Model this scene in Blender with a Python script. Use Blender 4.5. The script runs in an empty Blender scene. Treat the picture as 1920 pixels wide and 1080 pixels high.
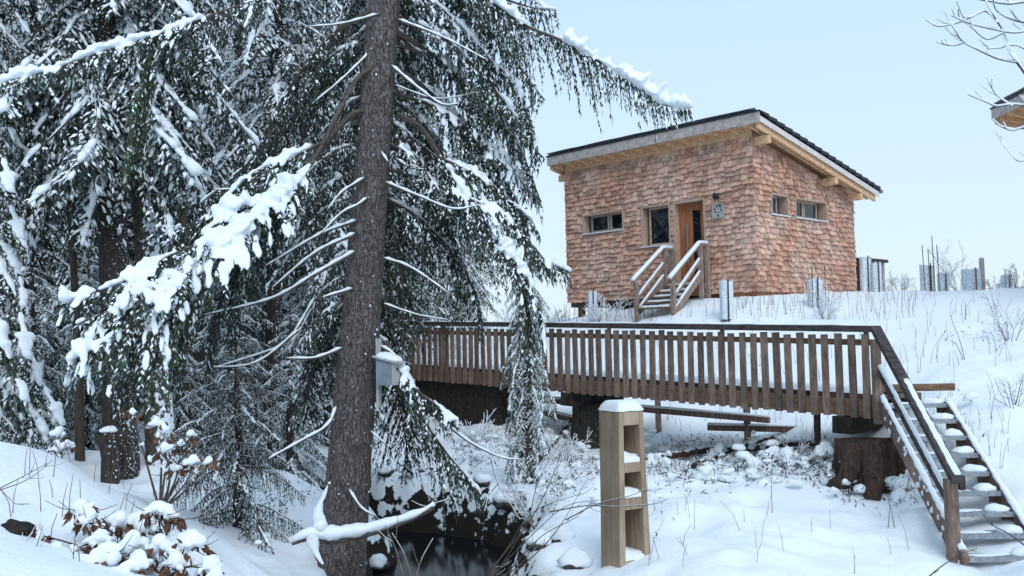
import bpy, math, random
import numpy as np
from mathutils import Vector, Matrix

SC = bpy.context.scene
COL = SC.collection

# ------------------------------------------------------------------ camera, sky, sun, exposure
F, PITCH, ROLL = 1800.0, math.radians(3.24), math.radians(-1.25)
_cp, _sp, _cr, _sr = math.cos(PITCH), math.sin(PITCH), math.cos(ROLL), math.sin(ROLL)
CM = (np.array([[_cr, -_sr, 0], [_sr, _cr, 0], [0, 0, 1]]) @ np.array([[1, 0, 0], [0, _cp, _sp], [0, -_sp, _cp]])
      @ np.array([[1, 0, 0], [0, 0, -1], [0, 1, 0]], float))
cam_d = bpy.data.cameras.new('camera')
cam_d.sensor_width = 36.0
cam_d.lens = F / 1920 * 36
cam_d.clip_end = 6000
cam = bpy.data.objects.new('camera', cam_d)
COL.objects.link(cam)
_m = Matrix.Identity(4)
for i in range(3):
    _m[i][0], _m[i][1], _m[i][2] = CM[0][i], -CM[1][i], -CM[2][i]
cam.matrix_world = _m
SC.camera = cam

SUN_EL, SUN_AZ = math.radians(44), math.radians(166)      # azimuth clockwise from +Y (north)
world = bpy.data.worlds.new('World')
SC.world = world
world.use_nodes = True
wn = world.node_tree
wn.nodes.clear()
wo = wn.nodes.new('ShaderNodeOutputWorld')
bg = wn.nodes.new('ShaderNodeBackground')
sky = wn.nodes.new('ShaderNodeTexSky')
sky.sky_type = 'NISHITA'
sky.sun_disc = False
sky.sun_elevation = SUN_EL
sky.sun_rotation = SUN_AZ
sky.air_density = 1.0
sky.dust_density = 2.0
sky.ozone_density = 1.0
wmix = wn.nodes.new('ShaderNodeMix')
wmix.data_type = 'RGBA'
wmix.inputs[0].default_value = 0.85                         # thin even cloud over the blue, whiter towards the horizon
wtc = wn.nodes.new('ShaderNodeTexCoord')
wsx = wn.nodes.new('ShaderNodeSeparateXYZ')
wrp = wn.nodes.new('ShaderNodeValToRGB')
wn.links.new(wtc.outputs['Generated'], wsx.inputs[0])
wn.links.new(wsx.outputs['Z'], wrp.inputs[0])
wrp.color_ramp.elements[0].position, wrp.color_ramp.elements[0].color = 0.02, (0.82, 0.98, 1.08, 1)
wrp.color_ramp.elements[1].position, wrp.color_ramp.elements[1].color = 0.36, (0.64, 0.875, 1.13, 1)
wsc = wn.nodes.new('ShaderNodeVectorMath')
wsc.operation = 'SCALE'
wsc.inputs['Scale'].default_value = 10.0
wn.links.new(wrp.outputs[0], wsc.inputs[0])
wn.links.new(wsc.outputs[0], wmix.inputs[7])
wn.links.new(sky.outputs[0], wmix.inputs[6])
wn.links.new(wmix.outputs[2], bg.inputs[0])
bg.inputs[1].default_value = 0.1
wn.links.new(bg.outputs[0], wo.inputs[0])

sun_d = bpy.data.lights.new('sun', 'SUN')
sun_d.energy = 1.35
sun_d.angle = math.radians(30)
sun_d.color = (0.94, 0.97, 1.0)
sun = bpy.data.objects.new('sun', sun_d)
COL.objects.link(sun)
_sd = Vector((math.sin(SUN_AZ) * math.cos(SUN_EL), math.cos(SUN_AZ) * math.cos(SUN_EL), math.sin(SUN_EL)))
sun.rotation_euler = _sd.to_track_quat('Z', 'Y').to_euler()
sun.location = (20, -30, 40)

SC.view_settings.view_transform = 'Standard'
SC.view_settings.look = 'None'
SC.view_settings.exposure = 0.07
SC.view_settings.gamma = 1.0
SC.view_settings.use_curve_mapping = False
SC.cycles.max_bounces = 8
SC.cycles.diffuse_bounces = 5
SC.cycles.glossy_bounces = 3
SC.cycles.transparent_max_bounces = 6
SC.cycles.use_denoising = True

rnd = random.Random(7)
NR = np.random.default_rng(11)
Z = np.array([0., 0, 1])

def ray(px, py):
    return CM.T @ np.array([(px - 960) / F, (py - 540) / F, 1.0])
def P(px, py, d):
    """world point seen in the photograph at (px, py), standing d metres ahead"""
    r = ray(px, py)
    return r / r[1] * d
def PP(pts):
    return [P(*p) for p in pts]
def nrm(v):
    v = np.asarray(v, float)
    return v / max(np.linalg.norm(v), 1e-9)

# ------------------------------------------------------------------ materials
MATS = {}
def mk(name, c1, c2=None, scale=8.0, stretch=(1, 1, 1), rough=0.8, bump=0.25, bscale=None, bdist=0.01, orand=0.0, irand=0.0,
       fleck=None, plaster=None, detail=5.0, lo=0.35, hi=0.65, spec=0.3, c3=None, metal=0.0, sss=0.0, hue=0.0, warp=0.0):
    m = bpy.data.materials.new(name)
    m.use_nodes = True
    nt = m.node_tree
    N, L = nt.nodes, nt.links
    b = N['Principled BSDF']
    b.inputs['Roughness'].default_value = rough
    b.inputs['Specular IOR Level'].default_value = spec
    b.inputs['Metallic'].default_value = metal
    if sss:
        b.inputs['Subsurface Weight'].default_value = sss
        b.inputs['Subsurface Radius'].default_value = (0.05, 0.07, 0.1)
        b.inputs['Subsurface Scale'].default_value = 0.3
    tc = N.new('ShaderNodeTexCoord')
    mp = N.new('ShaderNodeMapping')
    mp.inputs['Scale'].default_value = stretch
    L.new(tc.outputs['Object'], mp.inputs['Vector'])
    no = N.new('ShaderNodeTexNoise')
    no.inputs['Scale'].default_value = scale
    no.inputs['Detail'].default_value = detail
    no.inputs['Roughness'].default_value = 0.62
    no.inputs['Distortion'].default_value = warp
    L.new(mp.outputs[0], no.inputs['Vector'])
    rp = N.new('ShaderNodeValToRGB')
    rp.color_ramp.elements[0].position = lo
    rp.color_ramp.elements[1].position = hi
    rp.color_ramp.elements[0].color = (*c1, 1)
    rp.color_ramp.elements[1].color = (*(c2 or c1), 1)
    if c3:
        e = rp.color_ramp.elements.new((lo + hi) / 2)
        e.color = (*c3, 1)
    L.new(no.outputs['Fac'], rp.inputs[0])
    col = rp.outputs[0]
    if orand or irand:
        hs = N.new('ShaderNodeHueSaturation')
        L.new(col, hs.inputs['Color'])
        if irand:
            src = N.new('ShaderNodeNewGeometry').outputs['Random Per Island']
            amt = irand
        else:
            src = N.new('ShaderNodeObjectInfo').outputs['Random']
            amt = orand
        mr = N.new('ShaderNodeMapRange')
        mr.inputs['To Min'].default_value = 1 - amt
        mr.inputs['To Max'].default_value = 1 + amt
        L.new(src, mr.inputs['Value'])
        L.new(mr.outputs[0], hs.inputs['Value'])
        if hue:
            wn_ = N.new('ShaderNodeTexWhiteNoise')
            wn_.noise_dimensions = '1D'
            L.new(src, wn_.inputs['W'])
            m2 = N.new('ShaderNodeMapRange')
            m2.inputs['To Min'].default_value = 0.5 - hue
            m2.inputs['To Max'].default_value = 0.5 + hue
            L.new(wn_.outputs['Value'], m2.inputs['Value'])
            L.new(m2.outputs[0], hs.inputs['Hue'])
        col = hs.outputs[0]
    if fleck or plaster:
        fac = None
        n2 = N.new('ShaderNodeTexNoise')
        n2.inputs['Scale'].default_value = (fleck or plaster)[0]
        n2.inputs['Detail'].default_value = 3
        L.new(tc.outputs['Object'], n2.inputs['Vector'])
        src = n2.outputs['Fac']
        if plaster:
            ge = N.new('ShaderNodeNewGeometry')
            dp = N.new('ShaderNodeVectorMath')
            dp.operation = 'DOT_PRODUCT'
            dp.inputs[1].default_value = plaster[2]
            L.new(ge.outputs['Normal'], dp.inputs[0])
            ma = N.new('ShaderNodeMath')
            ma.operation = 'MULTIPLY_ADD'
            ma.inputs[1].default_value = plaster[3]
            L.new(dp.outputs['Value'], ma.inputs[0])
            L.new(src, ma.inputs[2])
            src = ma.outputs[0]
        th = N.new('ShaderNodeMapRange')
        t0 = (fleck or plaster)[1]
        th.inputs['From Min'].default_value = t0
        th.inputs['From Max'].default_value = t0 + 0.035
        L.new(src, th.inputs['Value'])
        mx = N.new('ShaderNodeMix')
        mx.data_type = 'RGBA'
        L.new(th.outputs[0], mx.inputs[0])
        L.new(col, mx.inputs[6])
        mx.inputs[7].default_value = (0.82, 0.88, 0.93, 1)
        col = mx.outputs[2]
    L.new(col, b.inputs['Base Color'])
    if bump:
        bn = N.new('ShaderNodeBump')
        bn.inputs['Strength'].default_value = bump
        bn.inputs['Distance'].default_value = bdist
        if bscale:
            n3 = N.new('ShaderNodeTexNoise')
            n3.inputs['Scale'].default_value = bscale
            n3.inputs['Detail'].default_value = 6
            n3.inputs['Roughness'].default_value = 0.65
            L.new(mp.outputs[0], n3.inputs['Vector'])
            L.new(n3.outputs['Fac'], bn.inputs['Height'])
        else:
            L.new(no.outputs['Fac'], bn.inputs['Height'])
        L.new(bn.outputs[0], b.inputs['Normal'])
    MATS[name] = m
    return m

SNOWC = (0.86, 0.9, 0.935)
mk('snow', (0.85, 0.895, 0.93), (0.88, 0.915, 0.945), scale=3, rough=0.75, bump=0.5, bscale=45, bdist=0.02, spec=0.2)
mk('bark_spruce', (0.07, 0.06, 0.058), (0.25, 0.22, 0.215), scale=30, stretch=(1.5, 1.5, 0.4), warp=.6, rough=0.95, bump=1.0, bdist=0.03, fleck=(20, 0.755), lo=.28, hi=.7, detail=8)
mk('bark_dark', (0.018, 0.014, 0.013), (0.075, 0.06, 0.055), scale=22, stretch=(1.3, 1.3, .5), rough=.95, bump=.9, bdist=.03, plaster=(38, 0.72, (0.8, -0.3, 0.2), 0.14), lo=.3, hi=.7)
mk('bark_plastered', (0.04, 0.036, 0.03), (0.13, 0.11, 0.09), scale=20, rough=.95, bump=.8, bdist=.03, plaster=(13, 0.68, (0.9, -0.45, 0.1), 0.24), lo=.3, hi=.7)
mk('bark_brown', (0.045, 0.032, 0.025), (0.13, 0.1, 0.08), scale=18, stretch=(1.3, 1.3, .4), rough=.95, bump=.8, bdist=.02, lo=.3, hi=.7)
mk('stump_bark', (0.022, 0.013, 0.010), (0.12, 0.07, 0.055), scale=13, stretch=(1.8, 1.8, .35), rough=.95, bump=1.0, bdist=.05, lo=.3, hi=.72, fleck=(14, .74), detail=8)
mk('twig', (0.05, 0.04, 0.035), (0.12, 0.095, 0.08), scale=20, rough=.9, bump=0)
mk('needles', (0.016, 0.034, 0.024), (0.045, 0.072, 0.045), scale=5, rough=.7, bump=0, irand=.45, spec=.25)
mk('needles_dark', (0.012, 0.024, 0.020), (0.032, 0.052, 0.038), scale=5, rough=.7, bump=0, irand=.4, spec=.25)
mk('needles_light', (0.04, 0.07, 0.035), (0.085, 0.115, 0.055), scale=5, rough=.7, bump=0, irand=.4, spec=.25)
mk('shingle', (0.37, 0.195, 0.132), (0.84, 0.59, 0.465), scale=26, stretch=(1, 1, .16), rough=.85, bump=.5, bdist=.006, irand=.33, lo=.25, hi=.75, hue=.012)
mk('shingle_piece', (0.37, 0.195, 0.132), (0.84, 0.59, 0.465), scale=26, stretch=(.15, .2, .05), rough=.85, bump=.5, bdist=.006, orand=.33, lo=.25, hi=.75, hue=.012)
mk('larch_wood', (0.58, 0.34, 0.18), (0.82, 0.57, 0.36), scale=9, stretch=(1, 1, 3), rough=.7, bump=.2, bdist=.004, detail=4)
mk('larch_frame', (0.40, 0.27, 0.195), (0.58, 0.43, 0.33), scale=14, rough=.75, bump=.2, bdist=.004)
mk('fascia', (0.34, 0.29, 0.27), (0.55, 0.49, 0.46), scale=7, rough=.8, bump=.3, bdist=.004)
mk('barge', (0.62, 0.55, 0.52), (0.78, 0.72, 0.69), scale=9, rough=.75, bump=.2, bdist=.004)
mk('roof_tile', (0.012, 0.014, 0.018), (0.035, 0.037, 0.044), scale=20, rough=.55, bump=.3, bdist=.005)
mk('door_wood', (0.24, 0.085, 0.038), (0.44, 0.18, 0.085), scale=7, stretch=(3, 3, .25), rough=.5, bump=.15, bdist=.003)
mk('window_frame', (0.27, 0.26, 0.26), (0.40, 0.39, 0.39), scale=20, rough=.6, bump=0)
mk('metal_sill', (0.62, 0.62, 0.64), (0.72, 0.72, 0.74), scale=12, rough=.45, bump=0)
mk('dark_metal', (0.012, 0.013, 0.016), (0.03, 0.03, 0.035), scale=12, rough=.5, bump=0)
mk('porch_wood', (0.2, 0.14, 0.115), (0.4, 0.3, 0.255), scale=11, stretch=(2.2, 2.2, .5), rough=.9, bump=.4, bdist=.006, orand=.12)
mk('bridge_wood', (0.105, 0.073, 0.059), (0.28, 0.2, 0.162), scale=11, stretch=(2.2, 2.2, .5), rough=.9, bump=.5, bdist=.006, orand=.26, fleck=(13, .78), lo=.3, hi=.7, hue=.008)
mk('bridge_rail', (0.03, 0.024, 0.023), (0.085, 0.07, 0.068), scale=9, stretch=(.6, .6, 2), rough=.8, bump=.4, bdist=.006, orand=.15)
mk('bridge_beam', (0.11, 0.066, 0.038), (0.23, 0.145, 0.09), scale=6, stretch=(.7, .7, 3), rough=.85, bump=.4, bdist=.006, orand=.15)
mk('steel', (0.24, 0.26, 0.28), (0.42, 0.44, 0.46), scale=30, rough=.5, bump=.1, metal=.5)
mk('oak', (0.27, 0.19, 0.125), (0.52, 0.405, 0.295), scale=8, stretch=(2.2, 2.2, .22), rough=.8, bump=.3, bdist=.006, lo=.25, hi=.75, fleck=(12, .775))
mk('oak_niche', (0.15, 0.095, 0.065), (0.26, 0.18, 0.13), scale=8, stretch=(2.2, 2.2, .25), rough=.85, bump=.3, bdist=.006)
mk('box_paint', (0.15, 0.19, 0.24), (0.24, 0.28, 0.33), scale=8, rough=.7, bump=.2, bdist=.004)
mk('box_pale', (0.33, 0.33, 0.33), (0.47, 0.46, 0.45), scale=14, stretch=(2, 2, .4), rough=.8, bump=.2, bdist=.004)
mk('leaf_brown', (0.06, 0.03, 0.018), (0.17, 0.078, 0.042), scale=20, rough=.65, bump=0, irand=.45)
mk('dry_stem', (0.12, 0.095, 0.075), (0.26, 0.215, 0.17), scale=9, rough=.9, bump=0, irand=.3)
mk('dark_leaf', (0.014, 0.016, 0.013), (0.055, 0.05, 0.035), scale=9, rough=.8, bump=0, irand=.5)
mk('stone_dark', (0.03, 0.03, 0.03), (0.09, 0.085, 0.08), scale=9, rough=.9, bump=.6)
mk('soil', (0.012, 0.010, 0.009), (0.045, 0.036, 0.03), scale=9, rough=.95, bump=.8, bdist=.03)
mk('guard_net', (0.5, 0.6, 0.68), (0.85, 0.9, 0.94), scale=26, rough=.5, bump=.2, lo=.42, hi=.58)
mk('plaque_stone', (0.3, 0.31, 0.28), (0.44, 0.44, 0.40), scale=22, rough=.7, bump=.1)
mk('plaque_dark', (0.03, 0.035, 0.035), (0.08, 0.085, 0.08), scale=20, rough=.6, bump=0)
mk('plaque_light', (0.6, 0.61, 0.58), (0.7, 0.7, 0.68), scale=20, rough=.6, bump=0)

def bark_plates(name, cell, dark, light, strength=1.0):
    m = MATS[name]
    N, L = m.node_tree.nodes, m.node_tree.links
    b = N['Principled BSDF']
    mp = [n for n in N if n.type == 'MAPPING'][0]
    v = N.new('ShaderNodeTexVoronoi')
    v.feature = 'DISTANCE_TO_EDGE'
    v.inputs['Scale'].default_value = cell
    nz = N.new('ShaderNodeTexNoise')
    nz.inputs['Scale'].default_value = cell * .6
    nz.inputs['Detail'].default_value = 4
    L.new(mp.outputs[0], nz.inputs['Vector'])
    ad = N.new('ShaderNodeMix')
    ad.data_type = 'VECTOR'
    ad.inputs[0].default_value = .16
    L.new(mp.outputs[0], ad.inputs[4]); L.new(nz.outputs['Color'], ad.inputs[5])
    L.new(ad.outputs[1], v.inputs['Vector'])
    mr = N.new('ShaderNodeMapRange')
    mr.inputs['From Max'].default_value = .16
    L.new(v.outputs['Distance'], mr.inputs['Value'])
    src = b.inputs['Base Color'].links[0].from_socket
    mx = N.new('ShaderNodeMix')
    mx.data_type = 'RGBA'
    mx.blend_type = 'MULTIPLY'
    mx.inputs[0].default_value = 1
    rp = N.new('ShaderNodeValToRGB')
    rp.color_ramp.elements[0].color = (*dark, 1)
    rp.color_ramp.elements[1].color = (*light, 1)
    L.new(mr.outputs[0], rp.inputs[0])
    L.new(src, mx.inputs[6]); L.new(rp.outputs[0], mx.inputs[7])
    L.new(mx.outputs[2], b.inputs['Base Color'])
    bn = N.new('ShaderNodeBump')
    bn.inputs['Strength'].default_value = strength
    bn.inputs['Distance'].default_value = .02
    L.new(mr.outputs[0], bn.inputs['Height'])
    old = b.inputs['Normal'].links[0].from_socket
    L.new(old, bn.inputs['Normal'])
    L.new(bn.outputs[0], b.inputs['Normal'])
def weather(name, scale, ca, cb):
    m = MATS[name]
    N, L = m.node_tree.nodes, m.node_tree.links
    b = N['Principled BSDF']
    ge = N.new('ShaderNodeNewGeometry')
    nz = N.new('ShaderNodeTexNoise')
    nz.inputs['Scale'].default_value = scale
    nz.inputs['Detail'].default_value = 5
    L.new(ge.outputs['Position'], nz.inputs['Vector'])
    rp = N.new('ShaderNodeValToRGB')
    rp.color_ramp.elements[0].position, rp.color_ramp.elements[0].color = .38, (*ca, 1)
    rp.color_ramp.elements[1].position, rp.color_ramp.elements[1].color = .62, (*cb, 1)
    L.new(nz.outputs['Fac'], rp.inputs[0])
    mx = N.new('ShaderNodeMix')
    mx.data_type = 'RGBA'
    mx.blend_type = 'MULTIPLY'
    mx.inputs[0].default_value = 1
    L.new(b.inputs['Base Color'].links[0].from_socket, mx.inputs[6])
    L.new(rp.outputs[0], mx.inputs[7])
    L.new(mx.outputs[2], b.inputs['Base Color'])
for _n in ('shingle', 'shingle_piece'):
    weather(_n, .9, (.88, .77, .72), (1.0, 1.04, 1.08))
weather('oak', 2.2, (.78, .75, .72), (1.05, 1.05, 1.05))
weather('bridge_wood', 1.6, (.75, .74, .74), (1.1, 1.08, 1.05))
bark_plates('bark_spruce', 30, (.42, .4, .4), (1.2, 1.18, 1.18), .8)
def glass_mat():
    m = bpy.data.materials.new('window_glass')
    m.use_nodes = True
    b = m.node_tree.nodes['Principled BSDF']
    b.inputs['Base Color'].default_value = (0.006, 0.009, 0.014, 1)
    b.inputs['Roughness'].default_value = 0.03
    b.inputs['Specular IOR Level'].default_value = 0.7
    MATS['window_glass'] = m
glass_mat()
def water_mat():
    m = bpy.data.materials.new('creek_water')
    m.use_nodes = True
    N, L = m.node_tree.nodes, m.node_tree.links
    b = N['Principled BSDF']
    b.inputs['Base Color'].default_value = (0.006, 0.008, 0.010, 1)
    b.inputs['Roughness'].default_value = 0.12
    b.inputs['Specular IOR Level'].default_value = 0.22
    n = N.new('ShaderNodeTexNoise')
    n.inputs['Scale'].default_value = 5
    n.inputs['Detail'].default_value = 3
    bn = N.new('ShaderNodeBump')
    bn.inputs['Strength'].default_value = 0.35
    bn.inputs['Distance'].default_value = 0.03
    L.new(n.outputs['Fac'], bn.inputs['Height'])
    L.new(bn.outputs[0], b.inputs['Normal'])
    MATS['creek_water'] = m
water_mat()
def ground_mat():
    m = bpy.data.materials.new('snow_ground')
    m.use_nodes = True
    N, L = m.node_tree.nodes, m.node_tree.links
    b = N['Principled BSDF']
    b.inputs['Roughness'].default_value = .75
    b.inputs['Specular IOR Level'].default_value = .2
    at = N.new('ShaderNodeAttribute')
    at.attribute_name = 'soil'
    tc = N.new('ShaderNodeTexCoord')
    n = N.new('ShaderNodeTexNoise')
    n.inputs['Scale'].default_value = 5.5
    n.inputs['Detail'].default_value = 7
    L.new(tc.outputs['Object'], n.inputs['Vector'])
    a = N.new('ShaderNodeMath')
    a.operation = 'MULTIPLY_ADD'
    a.inputs[1].default_value = 1.3
    L.new(n.outputs['Fac'], a.inputs[0])
    L.new(at.outputs['Fac'], a.inputs[2])
    mr = N.new('ShaderNodeMapRange')
    mr.inputs['From Min'].default_value = 1.10
    mr.inputs['From Max'].default_value = 1.04
    L.new(a.outputs[0], mr.inputs['Value'])
    mx = N.new('ShaderNodeMix')
    mx.data_type = 'RGBA'
    L.new(mr.outputs[0], mx.inputs[0])
    mx.inputs[6].default_value = (0.022, 0.018, 0.015, 1)
    mx.inputs[7].default_value = (*SNOWC, 1)
    L.new(mx.outputs[2], b.inputs['Base Color'])
    n2 = N.new('ShaderNodeTexNoise')
    n2.inputs['Scale'].default_value = 9
    n2.inputs['Detail'].default_value = 8
    n2.inputs['Roughness'].default_value = .6
    L.new(tc.outputs['Object'], n2.inputs['Vector'])
    bn = N.new('ShaderNodeBump')
    bn.inputs['Strength'].default_value = .4
    bn.inputs['Distance'].default_value = .05
    L.new(n2.outputs['Fac'], bn.inputs['Height'])
    L.new(bn.outputs[0], b.inputs['Normal'])
    MATS['snow_ground'] = m
ground_mat()

# ------------------------------------------------------------------ scene tree helpers
ORIG = {}
def tag(o, label=None, cat=None, group=None, kind=None):
    if label: o['label'] = label
    if cat: o['category'] = cat
    if group: o['group'] = group
    if kind: o['kind'] = kind
    return o
def thing(name, label, cat, loc, group=None):
    o = bpy.data.objects.new(name, None)
    COL.objects.link(o)
    o.location = loc
    o.empty_display_size = 0.2
    ORIG[o.name] = np.array(loc, float)
    return tag(o, label, cat, group)
def link_mesh(name, me, parent=None, loc=None):
    o = bpy.data.objects.new(name, me)
    COL.objects.link(o)
    if parent is not None:
        o.parent = parent
        ORIG[o.name] = ORIG[parent.name]
    else:
        ORIG[o.name] = np.array(loc if loc is not None else (0, 0, 0), float)
        if loc is not None:
            o.location = loc
    return o
def copy_tree(o, parent=None, skip=()):
    c = o.copy()
    COL.objects.link(c)
    ORIG[c.name] = ORIG.get(o.name, np.zeros(3))
    if parent is not None:
        c.parent = parent
    for ch in list(o.children):
        if ch.name.split('.')[0] in skip:
            continue
        copy_tree(ch, c, skip)
    return c

def big_mesh(name, V, Fc, mat_idx, mats, smooth=True):
    """V (n,3), Fc (m,3) triangles"""
    me = bpy.data.meshes.new(name)
    V = np.ascontiguousarray(V, np.float32)
    Fc = np.ascontiguousarray(Fc, np.int32)
    k = Fc.shape[1]
    me.vertices.add(len(V))
    me.vertices.foreach_set('co', V.ravel())
    me.loops.add(Fc.size)
    me.loops.foreach_set('vertex_index', Fc.ravel())
    me.polygons.add(len(Fc))
    me.polygons.foreach_set('loop_start', np.arange(0, Fc.size, k, dtype=np.int32))
    for m in mats:
        me.materials.append(MATS[m])
    if mat_idx is not None:
        me.polygons.foreach_set('material_index', np.ascontiguousarray(mat_idx, np.int32))
    if smooth is True:
        me.polygons.foreach_set('use_smooth', np.ones(len(Fc), bool))
    elif smooth is not False:
        me.polygons.foreach_set('use_smooth', np.ascontiguousarray(smooth, bool))
    me.update(calc_edges=True)
    return me

class MB:
    """collects boxes, tubes and blobs in world coordinates; build() makes one mesh object"""
    def __init__(s):
        s.v, s.f, s.n, s.sm, s.mi = [], [], 0, [], []
    def add(s, V, Fc, smooth=False, mi=0):
        V = np.asarray(V, float)
        s.v.append(V)
        for f in Fc:
            s.f.append(tuple(int(i) + s.n for i in f))
            s.sm.append(smooth)
            s.mi.append(mi)
        s.n += len(V)
        return s
    def box(s, c, ex, ey, ez, mi=0):
        c, ex, ey, ez = (np.asarray(a, float) for a in (c, ex, ey, ez))
        V = [c + i * ex + j * ey + k * ez for k in (-1, 1) for j in (-1, 1) for i in (-1, 1)]
        if np.dot(np.cross(ex, ey), ez) > 0:
            Fc = [(0, 2, 3, 1), (4, 5, 7, 6), (0, 1, 5, 4), (2, 6, 7, 3), (0, 4, 6, 2), (1, 3, 7, 5)]
        else:
            Fc = [(0, 1, 3, 2), (4, 6, 7, 5), (0, 4, 5, 1), (2, 3, 7, 6), (0, 2, 6, 4), (1, 5, 7, 3)]
        return s.add(V, Fc, False, mi)
    def beam(s, p0, p1, w, h, side=None, mi=0):
        p0, p1 = np.asarray(p0, float), np.asarray(p1, float)
        d = p1 - p0
        L = np.linalg.norm(d)
        d = d / L
        if side is None:
            side = np.cross(d, Z) if abs(d[2]) < .95 else np.array([1., 0, 0])
        side = nrm(side - d * np.dot(side, d))
        up = np.cross(side, d)
        return s.box((p0 + p1) / 2, d * L / 2, side * w / 2, up * h / 2, mi)
    def prism(s, poly, ext, mi=0):
        """polygon (list of 3D points) extruded by vector ext"""
        poly = [np.asarray(p, float) for p in poly]
        n = len(poly)
        V = poly + [p + ext for p in poly]
        Fc = [tuple(range(n))[::-1], tuple(range(n, 2 * n))] + [(i, (i + 1) % n, n + (i + 1) % n, n + i) for i in range(n)]
        return s.add(V, Fc, False, mi)
    def tube(s, pts, rad, n=6, cap=True, smooth=True, flat=1.0, mi=0, jit=0.0):
        pts = np.asarray(pts, float)
        m = len(pts)
        rad = np.full(m, rad) if np.isscalar(rad) else np.asarray(rad, float)
        T = np.gradient(pts, axis=0)
        V = []
        a = np.arange(n) / n * 2 * math.pi
        ref = None
        for i in range(m):
            t = nrm(T[i])
            if ref is None:
                ref = np.cross(t, Z) if abs(t[2]) < .9 else np.array([1., 0, 0])
            u = nrm(ref - t * np.dot(ref, t))
            ref = u
            w = np.cross(u, t)
            r = rad[i] * (1 + (NR.uniform(-jit, jit, n) if jit else 0))
            V.append(pts[i] + np.outer(np.cos(a) * r, u) + np.outer(np.sin(a) * r * flat, w))
        V = np.concatenate(V)
        Fc = [(i * n + j, i * n + (j + 1) % n, (i + 1) * n + (j + 1) % n, (i + 1) * n + j) for i in range(m - 1) for j in range(n)]
        if cap:
            Fc += [tuple(range(n))[::-1], tuple((m - 1) * n + j for j in range(n))]
        return s.add(V, Fc, smooth, mi)
    def blob(s, c, r, seed=0, lump=.12, flatb=.4, d=None, mi=0, lev=2):
        V, Fc = ico(lev)
        g = np.random.default_rng(seed)
        ph = g.uniform(0, 6.28, 6)
        D = 1 + lump * (np.sin(V[:, 0] * 3.1 + ph[0]) * np.sin(V[:, 1] * 2.7 + ph[1]) + .6 * np.sin(V[:, 0] * 6 + ph[2]) * np.sin(V[:, 1] * 5.5 + V[:, 2] * 4 + ph[3]))
        W = V * D[:, None]
        W[:, 2] = np.where(W[:, 2] < 0, W[:, 2] * flatb, W[:, 2])
        W = W * np.asarray(r, float)
        if d is not None:
            x = nrm(d)
            y = nrm(np.cross(Z, x)) if abs(x[2]) < .95 else np.array([0., 1, 0])
            z = np.cross(x, y)
            W = W[:, :1] * x + W[:, 1:2] * y + W[:, 2:] * z
        return s.add(W + np.asarray(c, float), Fc, True, mi)
    def build(s, name, mat, parent=None, loc=None, bevel=0):
        V = np.concatenate(s.v)
        o0 = ORIG[parent.name] if parent is not None else (np.asarray(loc, float) if loc is not None else np.zeros(3))
        me = bpy.data.meshes.new(name)
        me.from_pydata([tuple(p) for p in (V - o0)], [], s.f)
        me.polygons.foreach_set('use_smooth', np.array(s.sm, bool))
        for m in ([mat] if isinstance(mat, str) else mat):
            me.materials.append(MATS[m])
        me.polygons.foreach_set('material_index', np.array(s.mi, np.int32))
        me.update()
        o = link_mesh(name, me, parent, loc)
        if bevel:
            bv = o.modifiers.new('bevel', 'BEVEL')
            bv.width = bevel
            bv.segments = 2
            bv.limit_method = 'ANGLE'
        return o

_ICO = {}
def ico(lev):
    if lev in _ICO:
        return _ICO[lev]
    t = (1 + 5 ** .5) / 2
    V = [(-1, t, 0), (1, t, 0), (-1, -t, 0), (1, -t, 0), (0, -1, t), (0, 1, t), (0, -1, -t), (0, 1, -t), (t, 0, -1), (t, 0, 1), (-t, 0, -1), (-t, 0, 1)]
    V = [nrm(v) for v in V]
    Fc = [(0, 11, 5), (0, 5, 1), (0, 1, 7), (0, 7, 10), (0, 10, 11), (1, 5, 9), (5, 11, 4), (11, 10, 2), (10, 7, 6), (7, 1, 8), (3, 9, 4), (3, 4, 2), (3, 2, 6), (3, 6, 8), (3, 8, 9), (4, 9, 5), (2, 4, 11), (6, 2, 10), (8, 6, 7), (9, 8, 1)]
    for _ in range(lev):
        cache, nf = {}, []
        def mid(a, b):
            k = (min(a, b), max(a, b))
            if k not in cache:
                V.append(nrm((V[a] + V[b]) / 2))
                cache[k] = len(V) - 1
            return cache[k]
        for a, b, c in Fc:
            x, y, z = mid(a, b), mid(b, c), mid(c, a)
            nf += [(a, x, z), (b, y, x), (c, z, y), (x, y, z)]
        Fc = nf
    _ICO[lev] = (np.array(V), np.array(Fc))
    return _ICO[lev]

def catmull(pts, step=.05):
    p = [np.asarray(q, float) for q in pts]
    if len(p) == 2:
        n = max(2, int(np.linalg.norm(p[1] - p[0]) / step))
        return np.array([p[0] + (p[1] - p[0]) * t for t in np.linspace(0, 1, n + 1)])
    p = [2 * p[0] - p[1]] + p + [2 * p[-1] - p[-2]]
    out = []
    for i in range(1, len(p) - 2):
        n = max(1, int(np.linalg.norm(p[i + 1] - p[i]) / step))
        for k in range(n):
            t = k / n
            out.append(.5 * (2 * p[i] + (p[i + 1] - p[i - 1]) * t + (2 * p[i - 1] - 5 * p[i] + 4 * p[i + 1] - p[i + 2]) * t * t + (3 * p[i] - p[i - 1] - 3 * p[i + 1] + p[i + 2]) * t ** 3))
    out.append(p[-2])
    return np.array(out)

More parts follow.
